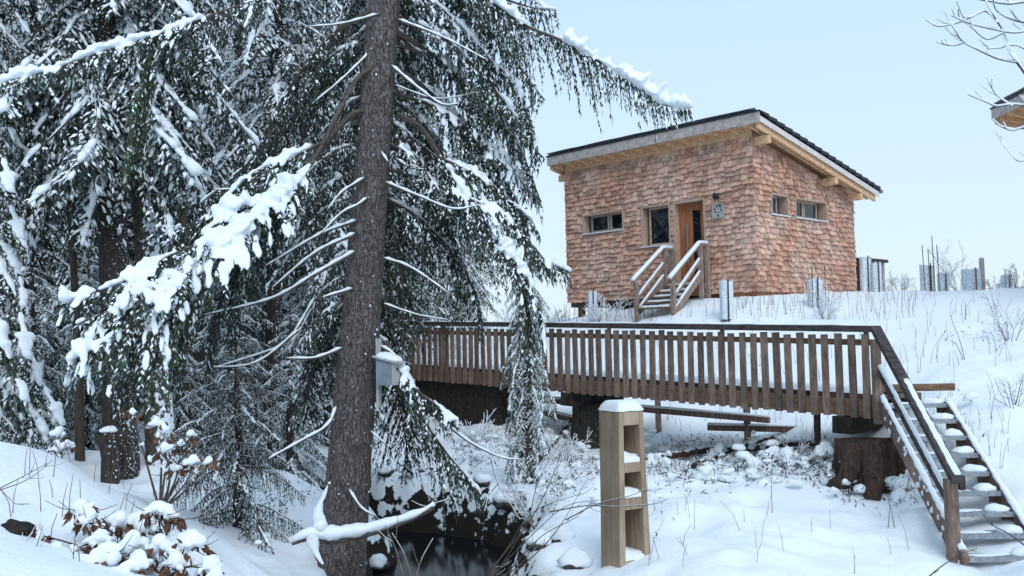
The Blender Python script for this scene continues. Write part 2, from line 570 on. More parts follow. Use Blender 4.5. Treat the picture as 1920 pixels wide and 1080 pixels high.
def vnoise(x, y, seed=0):
    x, y = np.asarray(x, float), np.asarray(y, float)
    xi, yi = np.floor(x).astype(np.int64), np.floor(y).astype(np.int64)
    xf, yf = x - xi, y - yi
    def h(a, b):
        n = (a * 374761393 + b * 668265263 + seed * 69069) & 0x7fffffff
        n = ((n ^ (n >> 13)) * 1274126177) & 0x7fffffff
        return ((n ^ (n >> 16)) & 0xffff) / 65535.0
    u, v = xf * xf * (3 - 2 * xf), yf * yf * (3 - 2 * yf)
    return (h(xi, yi) * (1 - u) + h(xi + 1, yi) * u) * (1 - v) + (h(xi, yi + 1) * (1 - u) + h(xi + 1, yi + 1) * u) * v - .5

# ------------------------------------------------------------------ terrain
CTRL = [  # (px, py, distance) of points on the snow
    (1180, 1062, 10), (1400, 1060, 9.9), (1600, 1062, 10.2), (1800, 1052, 10.8), (1900, 1062, 10.5), (1300, 980, 11.6), (1500, 960, 11.9), (1690, 960, 11.9),
    (1630, 935, 12.5), (1540, 880, 13.6), (1400, 880, 14.6), (1250, 880, 14.6), (1120, 900, 13.6), (1060, 980, 12.0),
    (1402, 822, 17), (1235, 806, 18.4), (1085, 796, 19.2), (1550, 810, 15.6),
    (1402, 710, 19.2), (1550, 700, 18.2), (1235, 700, 21), (1080, 690, 23.2), (900, 690, 25),
    (1420, 556, 23.9), (1530, 557, 24.6), (1605, 552, 27.3), (1350, 566, 24.4), (1260, 572, 24.9), (1180, 590, 26), (1100, 592, 27.8), (1075, 600, 29), (1400, 585, 22.6), (1560, 590, 22), (1700, 550, 24.5), (1850, 546, 22.5), (1960, 545, 21),
    (1760, 600, 19.5), (1900, 620, 17.5), (1740, 700, 16.4), (1900, 720, 14.6), (1790, 742, 13.9), (1900, 860, 12.2), (2000, 900, 11.5), (2100, 760, 13),
    (930, 800, 19.2), (870, 800, 20.6), (950, 870, 16.8), (800, 868, 16.8), (1010, 905, 14.2), (700, 850, 17.5), (640, 810, 18.5),
    (0, 842, 7.2), (120, 862, 7.6), (230, 925, 8.0), (420, 1030, 8.2), (0, 1080, 4.2), (300, 1085, 5.0), (150, 1000, 5.6), (500, 1085, 7.4), (620, 1100, 9.2), (-200, 830, 7),
    (200, 905, 12), (100, 850, 13), (350, 850, 16), (100, 800, 21), (450, 880, 13), (560, 930, 12), (-300, 800, 20), (500, 770, 26), (200, 750, 30), (700, 720, 30), (-100, 760, 30),
]
_cp3 = np.array([P(*c) for c in CTRL] + [(-3, 1, -1.6), (0, 0, -1.62), (3, 2, -1.9), (6, 3, -1.9), (4, 7, -2.3), (-8, 3, -.8), (10, 6, -1.2),
     (3, 33, .9), (10, 33, 1.0), (18, 25, 1.0), (18, 33, 1.0), (-6, 36, -.2), (-20, 36, -1.0), (-18, 12, -1.2), (18, 12, -.5), (16, 2, -1), (-14, 0, -.8), (0, -10, -1.6), (14, -10, -1.5), (-14, -10, -1)], float)
def _phi(r2):
    return .5 * r2 * np.log(r2 + 1e-9)
_n = len(_cp3)
_d2 = ((_cp3[:, None, :2] - _cp3[None, :, :2]) ** 2).sum(-1)
_A = np.zeros((_n + 3, _n + 3))
_A[:_n, :_n] = _phi(_d2) + np.eye(_n) * .25
_A[:_n, _n] = 1
_A[:_n, _n + 1:] = _cp3[:, :2]
_A[_n:, :_n] = _A[:_n, _n:].T
_w = np.linalg.solve(_A, np.concatenate([_cp3[:, 2], np.zeros(3)]))
CREEK = catmull([(-9, 17.2, 0), (-4.6, 15.0, 0), (-2.4, 14.1, 0), (-.85, 13.2, 0), (-.95, 11.8, 0), (-.75, 10.0, 0), (-.3, 8.0, 0), (1.8, 5.4, 0), (6, 3.4, 0), (14, 1, 0)], .15)[:, :2]
WATER_Z = -2.85
def ground(x, y, creek=True):
    x, y = np.atleast_1d(np.asarray(x, float)), np.atleast_1d(np.asarray(y, float))
    sh = x.shape
    x, y = x.ravel(), y.ravel()
    xc, yc = np.clip(x, -22, 22), np.clip(y, -12, 38)
    q = np.stack([xc, yc], -1)
    z = np.empty(len(q))
    for i in range(0, len(q), 20000):
        b = q[i:i + 20000]
        z[i:i + 20000] = _phi(((b[:, None] - _cp3[None, :, :2]) ** 2).sum(-1)) @ _w[:_n] + _w[_n] + b @ _w[_n + 1:]
    far = np.clip((np.hypot(x - xc, y - yc)) / 60, 0, 1)
    z = z * (1 - far) + (-1.2) * far + 6 * np.clip((y - 300) / 1500, 0, 1) * vnoise(x / 400, y / 400, 5)
    near = np.clip(1 - np.hypot(x, y - 14) / 60, 0, 1)
    rough = np.clip((-z - .1) / 1.6, .42, 1.0)
    z = z + near * (.16 * vnoise(x / 1.7, y / 1.7, 1) + rough * (.19 * vnoise(x / .62, y / .62, 2) + .10 * vnoise(x / .27, y / .27, 3)) + .03 * vnoise(x / .14, y / .14, 4))
    if creek:
        D = np.full(len(x), 99.)
        m = (np.abs(x) < 16) & (y < 19) & (y > 0)
        if m.any():
            pts = np.stack([x[m], y[m]], -1)
            D[m] = np.sqrt(((pts[:, None] - CREEK[None]) ** 2).sum(-1)).min(1)
        D = D + .35 * vnoise(x / .8, y / .8, 9) + .18 * vnoise(x / .3, y / .3, 10)
        t = np.clip((D - .72) / .55, 0, 1)
        t = t * t * (3 - 2 * t)
        z = (WATER_Z - .35) * (1 - t) + z * t
    return z.reshape(sh)
def soil_at(x, y):
    D = np.full(x.shape, 99.)
    m = (np.abs(x) < 16) & (y < 19) & (y > 0)
    D[m] = np.sqrt(((np.stack([x[m], y[m]], -1)[:, None] - CREEK[None]) ** 2).sum(-1)).min(1)
    D = D + .35 * vnoise(x / .8, y / .8, 9) + .18 * vnoise(x / .3, y / .3, 10)
    return np.clip((1.36 - D) / .65, 0, 1)
def gz(x, y):
    return float(ground(x, y)[0])
def G(px, py, d, dz=0.):
    """point on the snow below/above the sight line at distance d"""
    p = P(px, py, d)
    return np.array([p[0], p[1], gz(p[0], p[1]) + dz])

def axis(segs):
    out = []
    for a, b, st in segs:
        out += list(np.arange(a, b, st))
    return np.array(out + [segs[-1][1]])
gx = axis([(-3000, -600, 300), (-600, -100, 60), (-100, -24, 6), (-24, -12, .6), (-12, -5, .2), (-5, 8, .085), (8, 14, .2), (14, 24, .7), (24, 100, 6), (100, 600, 60), (600, 3000, 300)])
gy = axis([(-60, -12, 6), (-12, 3, .6), (3, 8, .12), (8, 16, .085), (16, 26, .15), (26, 40, .6), (40, 120, 6), (120, 600, 40), (600, 4000, 250)])
GX, GY = np.meshgrid(gx, gy)
GZ = ground(GX, GY)
_nx, _ny = len(gx), len(gy)
_i = (np.arange(_ny - 1)[:, None] * _nx + np.arange(_nx - 1)[None]).ravel()
ground_me = big_mesh('ground', np.stack([GX.ravel(), GY.ravel(), GZ.ravel()], -1), np.stack([_i, _i + 1, _i + 1 + _nx, _i + _nx], -1), None, ['snow_ground'])
_at = ground_me.attributes.new('soil', 'FLOAT', 'POINT')
_at.data.foreach_set('value', soil_at(GX.ravel(), GY.ravel()).astype(np.float32))
go = link_mesh('ground', ground_me)
tag(go, 'snow covered hillside falling from the cabin to the creek', None, None, 'structure')
# creek water: one level sheet that only shows where the bed is cut below it
wv, wf = [(-10, 4, WATER_Z), (9, 4, WATER_Z), (9, 18.5, WATER_Z), (-10, 18.5, WATER_Z)], [(0, 1, 2, 3)]
wo_ = link_mesh('creek_water', big_mesh('creek_water', wv, wf, None, ['creek_water'], True))
tag(wo_, 'dark open water of the creek between snowy banks', None, None, 'structure')

# ------------------------------------------------------------------ the shingled cabin (local axes: u along the front wall, v back, z up)
AH = math.radians(-46.7)
HU = np.array([math.cos(AH), math.sin(AH), 0.])
HV = np.array([-math.sin(AH), math.cos(AH), 0.])
HC = P(1415, 400, 24.0) * np.array([1, 1, 0])
def H(u, v, z):
    return HC + HU * u + HV * v + Z * z
def on_u(px, py, u):
    """point of the vertical plane u = const seen at (px, py): (v, z)"""
    r = ray(px, py)
    q = r * (((HC + HU * u) @ HU) / (r @ HU))
    return (q - HC) @ HV, q[2]
class HB(MB):
    """boxes given in the cabin's own axes (u0,u1,v0,v1,z0,z1)"""
    def b(s, u0, u1, v0, v1, z0, z1, mi=0):
        return s.box(H((u0 + u1) / 2, (v0 + v1) / 2, (z0 + z1) / 2), HU * (u1 - u0) / 2, HV * (v1 - v0) / 2, Z * (z1 - z0) / 2, mi)
cabin = thing('cabin', 'small cabin clad in reddish brown wooden shingles with a sloping roof on the rise', 'cabin', H(0, 0, 1.0))
W0, D0, ZB = -6.5, 5.1, 1.14
ROOF0, SL = 5.58, -.2165                                  # top of the tiles at v=-.4, slope along v
def roofz(v):
    return ROOF0 + SL * (v + .4)
FOP = [(-5.78, -4.27, 3.14, 3.68, 'w'), (-3.58, -2.63, 2.57, 3.66, 'w'), (-2.47, -1.49, 1.45, 3.66, 'd')]     # u0,u1,z0,z1
ROP = [(.74, 1.54, 3.15, 3.67, 'w'), (1.91, 3.54, 3.15, 3.66, 'w')]                                          # v0,v1,z0,z1
# walls as slabs around the openings
def wall_slabs(a0, a1, zb, ztop, ops, put):
    cuts = sorted({a0, a1, *[o[0] for o in ops], *[o[1] for o in ops]})
    for x0, x1 in zip(cuts[:-1], cuts[1:]):
        op = [o for o in ops if o[0] <= x0 + 1e-6 and o[1] >= x1 - 1e-6]
        if op:
            if op[0][2] > zb + .01:
                put(x0, x1, zb, op[0][2])
            put(x0, x1, op[0][3], ztop)
        else:
            put(x0, x1, zb, ztop)
m = HB()
wall_slabs(W0, 0, ZB, 5.28, FOP, lambda a, b, z0, z1: m.b(a, b, .0, .28, z0, z1))
front = m.build('front_wall', 'larch_frame', cabin)
m = HB()
def putr(a, b, z0, z1):
    if z1 > 3.8:
        za, zb2 = roofz(a) - .4, roofz(b) - .4
        poly = [H(0, a, z0), H(0, b, z0), H(0, b, zb2), H(0, a, za)]
        m.prism(poly, -HU * .28)
    else:
        m.b(-.28, 0, a, b, z0, z1)
wall_slabs(.28, D0, ZB, 4, ROP, putr)
sidew = m.build('side_wall', 'larch_frame', cabin)
m = HB()
m.prism([H(W0, .28, ZB), H(W0, D0, ZB), H(W0, D0, roofz(D0) - .4), H(W0, .28, roofz(.28) - .4)], HU * .2)
m.b(W0 + .2, -.28, D0 - .2, D0, ZB, roofz(D0) - .4)
m.build('rear_wall', 'shingle', cabin)
# shingles, course by course
units = []
for wall, a0, a1, ops in (('f', W0 - .015, .03, FOP), ('r', -.03, D0 + .015, ROP)):
    z = ZB
    course = 0
    CH = .1365
    while z < 5.2:
        a = a0 - rnd.random() * .08
        while a < a1 - .02:
            w = rnd.choice((.1, .13, .15, .17, .2, .24)) * rnd.uniform(.9, 1.1)
            lo, hi = max(a, a0), min(a + w, a1)
            a += w
            if hi - lo < .03:
                continue
            mid = (lo + hi) / 2
            zt = 5.08 if wall == 'f' else roofz(mid) - .42
            zb = z + rnd.uniform(-.026, .026) + .035 * float(vnoise(a * 2.3, z * 5 + (0 if wall == 'f' else 50), 6))
            if course == 0:
                zb = z + rnd.uniform(-.012, .008)
            top = zb + CH + .05
            skip = False
            for o in ops:
                ov0, ov1 = o[0] - .035, o[1] + .035
                if hi > ov0 and lo < ov1 and z + CH > o[2] - .02 and z < o[3] + .03:
                    if z + CH > o[3] + .05 and z > o[2]:
                        zb = max(zb, o[3] + .033)
                        continue
                    if z < o[2] - .06:
                        top = min(top, o[2] - .035)
                        continue
                    l2, h2 = (lo, min(hi, ov0)) if mid < (ov0 + ov1) / 2 else (max(lo, ov1), hi)
                    if h2 - l2 > .03:
                        lo, hi = l2, h2
                    else:
                        skip = True
            top = min(top, zt)
            if skip or top - zb < .04:
                continue
            units.append((wall, lo + .005, hi - .005, zb, top, rnd.uniform(.018, .058), rnd.uniform(-.012, .012)))
        z += CH
        course += 1
def shingle_pts(wall, lo, hi, zb, zt, th, sk):
    # butt is thick and stands proud, the head is thin and lies on the wall
    o1 = .018 + th
    c = []
    for (a, z, o) in ((lo, zb - sk, o1), (hi, zb + sk, o1), (hi, zt, .008), (lo, zt, .008), (lo, zb - sk, .002), (hi, zb + sk, .002), (hi, zt, .002), (lo, zt, .002)):
        c.append(H(a, -o, z) if wall == 'f' else H(o, a, z))
    return c
SHF = [(0, 1, 2, 3), (0, 4, 5, 1), (0, 3, 7, 4), (1, 5, 6, 2)]
def big_in_view(u_):
    wall, lo, hi, zb, zt = u_[:5]
    c = H((lo + hi) / 2, 0, zb) if wall == 'f' else H(0, (lo + hi) / 2, zb)
    return -(hi - lo) * min(zt - zb, .137) / (c[1] ** 2) * (.69 if wall == 'f' else .6)
order = sorted(range(len(units)), key=lambda i: big_in_view(units[i]))
single = set(order[:300])
m = MB()
for i, u_ in enumerate(units):
    if i not in single:
        c = shingle_pts(*u_)
        m.add(c, SHF if u_[0] == 'f' else [f[::-1] for f in SHF])
so = m.build('shingle_cladding', 'shingle', cabin)
so['kind'] = 'stuff'
# unit shingle mesh (x width, y outward, z length), shared by the single ones
def unit_shingle(k):
    g = random.Random(k)
    j = [g.uniform(-.09, .09) for _ in range(2)]
    V = [(-.5, -1, j[0]), (.5, -1, j[1]), (.5, -.15, 1), (-.5, -.15, 1), (-.5, 0, j[0]), (.5, 0, j[1]), (.5, 0, 1), (-.5, 0, 1)]
    me = bpy.data.meshes.new('shingle')
    me.from_pydata(V, [], SHF + [(4, 7, 6, 5), (2, 6, 7, 3)])
    me.materials.append(MATS['shingle_piece'])
    return me
UM = [unit_shingle(k) for k in range(5)]
for i in order[:300]:
    wall, lo, hi, zb, zt, th, sk = units[i]
    par = front if wall == 'f' else sidew
    o = bpy.data.objects.new('shingle', UM[i % 5])
    COL.objects.link(o)
    o.parent = par
    a = (lo + hi) / 2
    base = (H(a, -.002, zb) if wall == 'f' else H(.002, a, zb)) - ORIG[cabin.name]
    ang = AH if wall == 'f' else AH + math.pi / 2
    tilt = math.atan2((.018 + th) * .0, 1)
    o.location = base
    o.rotation_euler = (0, 0, ang)
    o.scale = (hi - lo, .018 + th, zt - zb)
# base beam, floor frame, stilts
m = HB(); m.b(-1.0, -.02, .03, .2, .86, 1.15); m.b(-.19, -.025, .201, D0 - .1, .86, 1.15)
m.build('base_beam', 'door_wood', cabin)
m = HB(); m.b(W0 + .05, -1.01, .06, D0 - .05, 1.0, 1.138); m.build('floor_frame', 'bridge_rail', cabin)
for u in (-6.2, -5.0, -3.2, -1.2):
    for v in (.25, 4.6):
        m = HB(); m.b(u - .08, u + .08, v - .08, v + .08, .2, 1.0); m.build('stilt', 'bridge_beam', cabin)
# windows and door
def window(op, wall, panes, frame_l, light):
    a0, a1, z0, z1 = op[:4]
    def b(mm, x0, x1, o0, o1, za, zb):
        if wall == 'f':
            mm.b(x0, x1, o0, o1, za, zb)
        else:
            mm.b(-o1, -o0, x0, x1, za, zb)
    m = HB()                                                      # the reveal boards, standing slightly proud
    b(m, a0 - .03, a0 + .02, -.05, .22, z0 + .002, z1 + .028); b(m, a1 - .02, a1 + .03, -.05, .22, z0 + .002, z1 + .028)
    b(m, a0 + .021, a1 - .021, -.052, .22, z1 - .02, z1 + .03)
    w = m.build('window', 'larch_frame', cabin)
    m = HB(); b(m, a0 - .04, a1 + .04, -.085, .2, z0 - .032, z0)
    m.build('sill', 'metal_sill', w)
    n = len(panes)
    for k, (p0, p1, kind) in enumerate(panes):
        x0, x1 = a0 + .02 + (a1 - a0 - .04) * p0, a0 + .02 + (a1 - a0 - .04) * p1
        fw = .055 if kind == 'grey' else .05
        m = HB()
        b(m, x0, x0 + fw, .12, .19, z0 + .002, z1 - .022); b(m, x1 - fw, x1, .12, .19, z0 + .002, z1 - .022)
        b(m, x0 + fw, x1 - fw, .12, .19, z1 - .022 - fw, z1 - .022); b(m, x0 + fw, x1 - fw, .12, .19, z0 + .002, z0 + fw + .02)
        m.build('frame', 'window_frame' if kind == 'grey' else 'larch_frame', w)
        m = HB(); b(m, x0 + fw, x1 - fw, .15, .165, z0 + fw + .02, z1 - .022 - fw)
        m.build('pane', 'window_glass', w)
window(FOP[0], 'f', [(.10, .57, 'grey'), (.60, 1.0, 'wood')], 0, 0)
window(FOP[1], 'f', [(.12, 1.0, 'wood')], 0, 0)
window(ROP[0], 'r', [(0, .66, 'grey')], 0, 0)
window(ROP[1], 'r', [(0, .40, 'wood'), (.42, .86, 'wood')], 0, 0)
a0, a1, z0, z1 = FOP[2][:4]
m = HB()
m.b(a0 - .03, a0 + .03, -.05, .22, z0, z1 + .028); m.b(a1 - .03, a1 + .03, -.05, .22, z0, z1 + .028); m.b(a0 + .031, a1 - .031, -.052, .22, z1 - .03, z1 + .03)
m.build('door_frame', 'larch_frame', cabin)
m = HB()
gl0, gl1 = a0 + .47, a0 + .73
for k in range(4):                                                # boards of the leaf left of the glass
    x0 = a0 + .031 + k * (gl0 - a0 - .031) / 4
    m.b(x0 + .002, x0 + (gl0 - a0 - .031) / 4 - .002, .14, .2, z0, z1 - .031)
m.b(gl1, a1 - .031, .14, .2, z0, z1 - .031); m.b(gl0, gl1, .14, .2, z1 - .24, z1 - .031); m.b(gl0, gl1, .14, .2, z0, z0 + .16)
door = m.build('door', 'door_wood', cabin)
m = HB(); m.b(gl0, gl1, .165, .18, z0 + .16, z1 - .24); m.build('door_glass', 'window_glass', door)
m = HB(); m.b(gl0 - .17, gl0 - .145, .085, .11, z0 + .55, z0 + 1.6); m.b(gl0 - .165, gl0 - .15, .11, .14, z0 + .7, z0 + .72); m.b(gl0 - .165, gl0 - .15, .11, .14, z0 + 1.45, z0 + 1.47)
m.build('door_handle', 'steel', door)
# roof: rafters, soffit, fascia, barge board, tile courses, snow
UL, UR, VF, VB = -6.85, .5, -.4, 5.8
m = HB()
def slope_slab(mm, u0, u1, v0, v1, t0, t1, mi=0):
    """slab under the roof plane between depths t0 (upper) and t1 (lower) below the tile top"""
    mm.prism([H(u0, v0, roofz(v0) - t0), H(u0, v1, roofz(v1) - t0), H(u0, v1, roofz(v1) - t1), H(u0, v0, roofz(v0) - t1)], HU * (u1 - u0), mi)
slope_slab(m, UL + .03, UR - .035, VF + .03, VB - .03, .15, .19)
roof = m.build('roof', 'larch_wood', cabin)
k = 0
u = UL + .25
rafters = []
while u < UR - .2:
    rafters.append(u)
    u += .52
rafters[-1:] = [rafters[-1]] if rafters[-1] < .2 else []
for u in rafters:
    m = HB(); slope_slab(m, u - .035, u + .035, VF + .06, VB - .1, .19, .34)
    m.build('rafter', 'larch_wood', roof)
m = HB(); slope_slab(m, UR - .14, UR - .07, VF + .02, VB - .12, .191, .42); m.build('rafter', 'larch_wood', roof)
m = HB(); slope_slab(m, UL + .07, UL + .14, VF + .02, VB - .12, .191, .42); m.build('rafter', 'larch_wood', roof)
m = HB(); m.b(W0, 0, -.01, .1, 5.085, 5.3); m.build('wall_plate', 'larch_wood', cabin)
for v, zt in ((.12, 5.2), (3.45, 4.47), (4.85, 4.17)):            # purlin heads under the verge
    for u0, u1 in ((-.3, UR - .08), (UL + .02, W0 + .2)):
        m = HB(); m.b(u0, u1, v - .08, v + .08, roofz(v) - .62, roofz(v) - .43); m.build('purlin', 'larch_wood', cabin)
nb = 9
for k in range(nb):                                               # front fascia boards, slate like grey
    u0, u1 = UL + (UR - UL) * k / nb, UL + (UR - UL) * (k + 1) / nb
    m = HB(); m.b(u0 + .002, u1 - .002, VF - .025, VF + .0, roofz(VF) - .30, roofz(VF) - .034); m.build('fascia_board', 'fascia', roof)
m = HB(); slope_slab(m, UR - .03, UR, VF + .002, VB - .02, .13, .27); m.build('barge_board', 'barge', roof)
m = HB(); slope_slab(m, UL, UL + .03, VF + .002, VB - .02, .13, .27); m.build('barge_board', 'barge', roof)
nt = 17
cl = (VB - VF) / nt
for k in range(nt):                                               # stepped tile courses
    v0, v1 = VF - .03 + k * cl, VF - .03 + (k + 1) * cl + .05
    m = HB()
    za, zb = roofz(v0) - .015 - .0, roofz(v1) + .035
    m.prism([H(UL - .02, v0, za - .045 + .05), H(UL - .02, v1, zb), H(UL - .02, v1, zb - .09), H(UL - .02, v0, za - (.085 if k else .02))], HU * (UR - UL + .05))
    m.build('tile_course', 'roof_tile', roof)
m = HB(); m.b(UL - .02, UR + .03, VF - .05, VF - .031, roofz(VF) - .03, roofz(VF) + .004); m.build('ridge_flashing', 'roof_tile', roof)
m = HB(); m.b(UL, UR + .06, VB + .02, VB + .1, roofz(VB) - .16, roofz(VB) - .06); m.build('gutter', 'steel', roof)
# snow on the roof, lumpy sheet that thins towards the edges
nu, nv = 40, 34
us, vs = np.linspace(UL - .0, UR - .12, nu), np.linspace(VF - .045, VB - .05, nv)
SV = []
for a in us:
    for b_ in vs:
        e = min(a - UL, UR - .12 - a, b_ - VF + .02, VB - .05 - b_)
        t = max(.45 if b_ < VF + .01 else 0, min(1, max(0, e / .15)) ** .5)
        SV.append(H(a, b_, roofz(b_) + .03 + t * (.1 + .03 * float(vnoise(a * 2, b_ * 2, 3)))))
SF = [(i * nv + j, (i + 1) * nv + j, (i + 1) * nv + j + 1, i * nv + j + 1) for i in range(nu - 1) for j in range(nv - 1)]
m = MB(); m.add(SV, SF, True); m.build('roof_snow', 'snow', roof)
# wall lamp and plaque
m = HB()
m.tube([H(-1.06, -.05, 3.64), H(-1.06, -.10, 3.64)], .05, 10)
m.tube([H(-1.06, -.14, 3.60), H(-1.06, -.14, 3.70), H(-1.06, -.13, 3.73)], [.075, .075, .05], 12)
m.build('wall_lamp', 'dark_metal', cabin)
m = HB(); m.b(-1.22, -.86, -.085, -.045, 3.09, 3.47)
pl = m.build('house_plaque', 'plaque_stone', cabin)
def disc(mm, u, z, ru, rz, o=-.087, n=10, rot=0):
    pts = []
    for q in range(n):
        a = q / n * 6.2832
        x, y = math.cos(a) * ru, math.sin(a) * rz
        pts.append(H(u + x * math.cos(rot) - y * math.sin(rot), o, z + x * math.sin(rot) + y * math.cos(rot)))
    mm.prism(pts, -HV * .003)
m = HB(); disc(m, -1.03, 3.32, .125, .095); disc(m, -1.03, 3.16, .028, .04); disc(m, -.98, 3.425, .1, .018)  # flat dark discs paint the petals' shadows, plus the stem dot
m.build('emblem_shadow_stem', 'plaque_dark', pl)
m = HB(); disc(m, -1.03, 3.305, .026, .026, -.0905)
for q in range(6):
    a = q / 6 * 6.283 + .3
    disc(m, -1.03 + math.cos(a) * .07, 3.315 + math.sin(a) * .06, .034, .017, -.0905, 8, a)
m.build('emblem_flower', 'plaque_light', pl)

# steps up to the cabin door
ps = thing('porch_steps', 'short wooden steps with snow topped handrails below the cabin door', 'steps', H(-2, -1, .9))
for u, q in ((-1.38, ((1332, 462), (1311, 458), (1259, 522), 572)), (-2.52, ((1258, 470), (1243, 467), (1190, 526), 586))):
    (vw, zw), (vc, zc), (vl, zl) = (on_u(*q[i], u) for i in range(3))
    vw = -.12
    zg = gz(*H(u, vl, 0)[:2])
    m = HB(); m.beam(H(u, vw, zc), H(u, vc, zc), .1, .045); m.beam(H(u, vc - .01, zc), H(u, vl - .08, zl - .045), .1, .045)
    hr = m.build('handrail', 'porch_wood', ps)
    m = HB()
    for a, b_ in ((H(u, vw, zc + .045), H(u, vc, zc + .045)), (H(u, vc, zc + .045), H(u, vl - .1, zl))):
        pts = catmull([a, b_], .08)
        m.tube(pts + Z * .012, .066, 8, True, True, .72, 0, .08)
    m.build('snow_cap', 'snow', hr)
    for v, zt in ((vl + .05, zl - .06), (vc + .04, zc - .03), (vw - .02, zc - .03)):
        m = HB(); m.b(u - .05, u + .05, v - .05, v + .05, zg - .15 if v == vl + .05 else 1.05, zt); m.build('post', 'porch_wood', ps)
    for dz in (-.43, -.82):
        m = HB(); m.beam(H(u, vc, zc + dz), H(u, vl + .05, zl + dz - .02), .045, .1 if dz > -.6 else .2)
        rl = m.build('rail' if dz > -.6 else 'stringer', 'porch_wood', ps)
        m = HB(); m.tube(catmull([H(u, vc - .02, zc + dz + .065 + (.06 if dz < -.6 else 0)), H(u, vl + .1, zl + dz + .045 + (.06 if dz < -.6 else 0))], .08), .038, 8, True, True, .8, 0, .08)
        m.build('snow_cap', 'snow', rl)
    VC, ZC, VL2, ZL2 = vc, zc, vl, zl
m = HB(); m.b(-2.47, -1.43, VC, -.1, 1.36, 1.41); m.build('landing', 'bridge_beam', ps)
m = HB(); m.b(-2.4, -1.5, VC + .05, -.15, 1.41, 1.46); m.build('snow_cap', 'snow', ps)
for k in range(1, 5):
    t = k / 4.6
    v, z = VC + (VL2 - VC) * t, 1.38 + (.72 - 1.38) * t
    m = HB(); m.b(-2.47, -1.43, v - .14, v + .14, z - .04, z); td = m.build('tread', 'bridge_beam', ps)
    m = HB(); m.tube(catmull([H(-2.4, v, z + .01), H(-1.5, v, z + .01)], .1), .11, 8, True, True, .45, 0, .12); m.build('snow_cap', 'snow', td)

# slatted bin screen beside the cabin
sc0 = thing('slatted_screen', 'low vertical board screen with a flat capping beside the cabin side wall', 'screen', H(.3, 5.6, 1.0))
m = HB(); m.b(-.5, .15, 5.25, 6.9, 2.13, 2.22); m.build('capping', 'bridge_rail', sc0)
for k in range(9):
    v = 5.36 + k * .175
    m = HB(); m.b(.04, .07, v - .05, v + .05, .8, 2.128); m.build('board', 'fascia', sc0)
m = HB(); m.b(-.02, .035, 5.3, 6.85, 1.3, 1.36); m.b(-.02, .035, 5.3, 6.85, 1.9, 1.96); m.b(-.06, .03, 5.28, 5.35, .8, 2.128); m.b(-.06, .03, 6.8, 6.87, .8, 2.128); m.build('screen_frame', 'bridge_rail', sc0)

# the neighbouring cabin at the right edge (only its eaves corner shows)
cabin2 = copy_tree(cabin, None, skip=('shingle',))
cabin2.name = 'cabin'
cabin2['label'] = 'neighbouring cabin with snowy eaves corner cut by the right edge'
ang2 = math.radians(-92) - AH
Rz = np.array([[math.cos(ang2), -math.sin(ang2), 0], [math.sin(ang2), math.cos(ang2), 0], [0, 0, 1]])
corner = H(UL, VF, roofz(VF)) - ORIG[cabin.name]
tgt = P(1860, 203, 23.5)
for ch in cabin2.children:
    if ch.name.startswith('roof'):                             # this one's roof reaches further over its front corner
        ch.location = -HU * .34 - HV * .3
corner = corner - HU * .34 - HV * .3
cabin2.rotation_euler = (0, 0, ang2)
cabin2.location = tgt - Rz @ corner

# ------------------------------------------------------------------ footbridge
BA, BB = P(1640, 610.8, 13.36), P(827, 603.2, 20.76)       # handrail top at both ends
BD = nrm(BB - BA)
BL = np.linalg.norm(BB - BA) + 1.6                            # runs on behind the spruce
BN = nrm(np.cross(Z, BD))                                     # horizontal, across the bridge
if BN[1] > 0: BN = -BN                                        # towards the viewer
def B(s, n, z):
    """s along from the stair end, n towards the viewer, z from the handrail top"""
    return BA + BD * s + BN * n + Z * z
bridge = thing('footbridge', 'weathered wooden footbridge with a slatted railing across the creek hollow', 'footbridge', B(0, 0, -1.3))
WB = 1.35
for n0, nm in ((0, 'near'),):
    m = MB(); m.beam(B(-.04, n0 - .02, -.045), B(BL, n0 - .02, -.045), .15, .09, BN); hr = m.build('handrail', 'bridge_rail', bridge)
    m = MB(); m.tube(np.array([B(s_, n0 - .03, .004) for s_ in np.linspace(.5 if n0 == 0 else .02, BL - .05, 80)]), .06, 7, True, True, .22, 0, .18); m.build('snow_cap', 'snow', hr)
    m = MB(); m.beam(B(.02, n0 - .045, -.235), B(BL, n0 - .045, -.235), .05, .085, BN); m.build('upper_rail', 'bridge_beam', bridge)
    m = MB(); m.beam(B(.02, n0 - .07, -1.16), B(BL, n0 - .07, -1.16), .1, .24, BN); m.beam(B(.02, -WB + .07, -1.16), B(BL, -WB + .07, -1.16), .1, .24, BN); m.build('bearer', 'bridge_beam', bridge)
    s_ = .16
    pitch = .2035
    sid = 0
    while s_ < BL - .05:
        j = rnd.uniform(-.012, .012)
        m = MB()
        ty = rnd.uniform(-.008, .008)
        m.beam(B(s_ + j, n0 + .003, -1.30 + ty), B(s_ + rnd.uniform(-.02, .02), n0 + .003 + rnd.uniform(-.006, .006), -.125 + ty + rnd.uniform(-.012, .012)), .105 * rnd.uniform(.92, 1.06), .035, BD)
        m.build('slat', 'bridge_wood', bridge)
        s_ += pitch
        sid += 1
    for k in range(6):
        s2 = .16 + k * .2035 * 12
        if s2 > BL: break
        m = MB(); m.beam(B(s2, n0 - .05, -1.2), B(s2, n0 - .05, -.09), .05, .05, BD); m.build('railing_post', 'bridge_wood', bridge)
nd = int(BL / .155)
for k in range(nd):
    s_ = .08 + k * .155
    m = MB(); m.beam(B(s_, .0 - .13, -1.015), B(s_, -WB + .03, -1.015), .142, .05, BD); m.build('deck_plank', 'bridge_wood', bridge)
ds = np.linspace(.1, BL - .1, 70)
SV, nn_ = [], 9
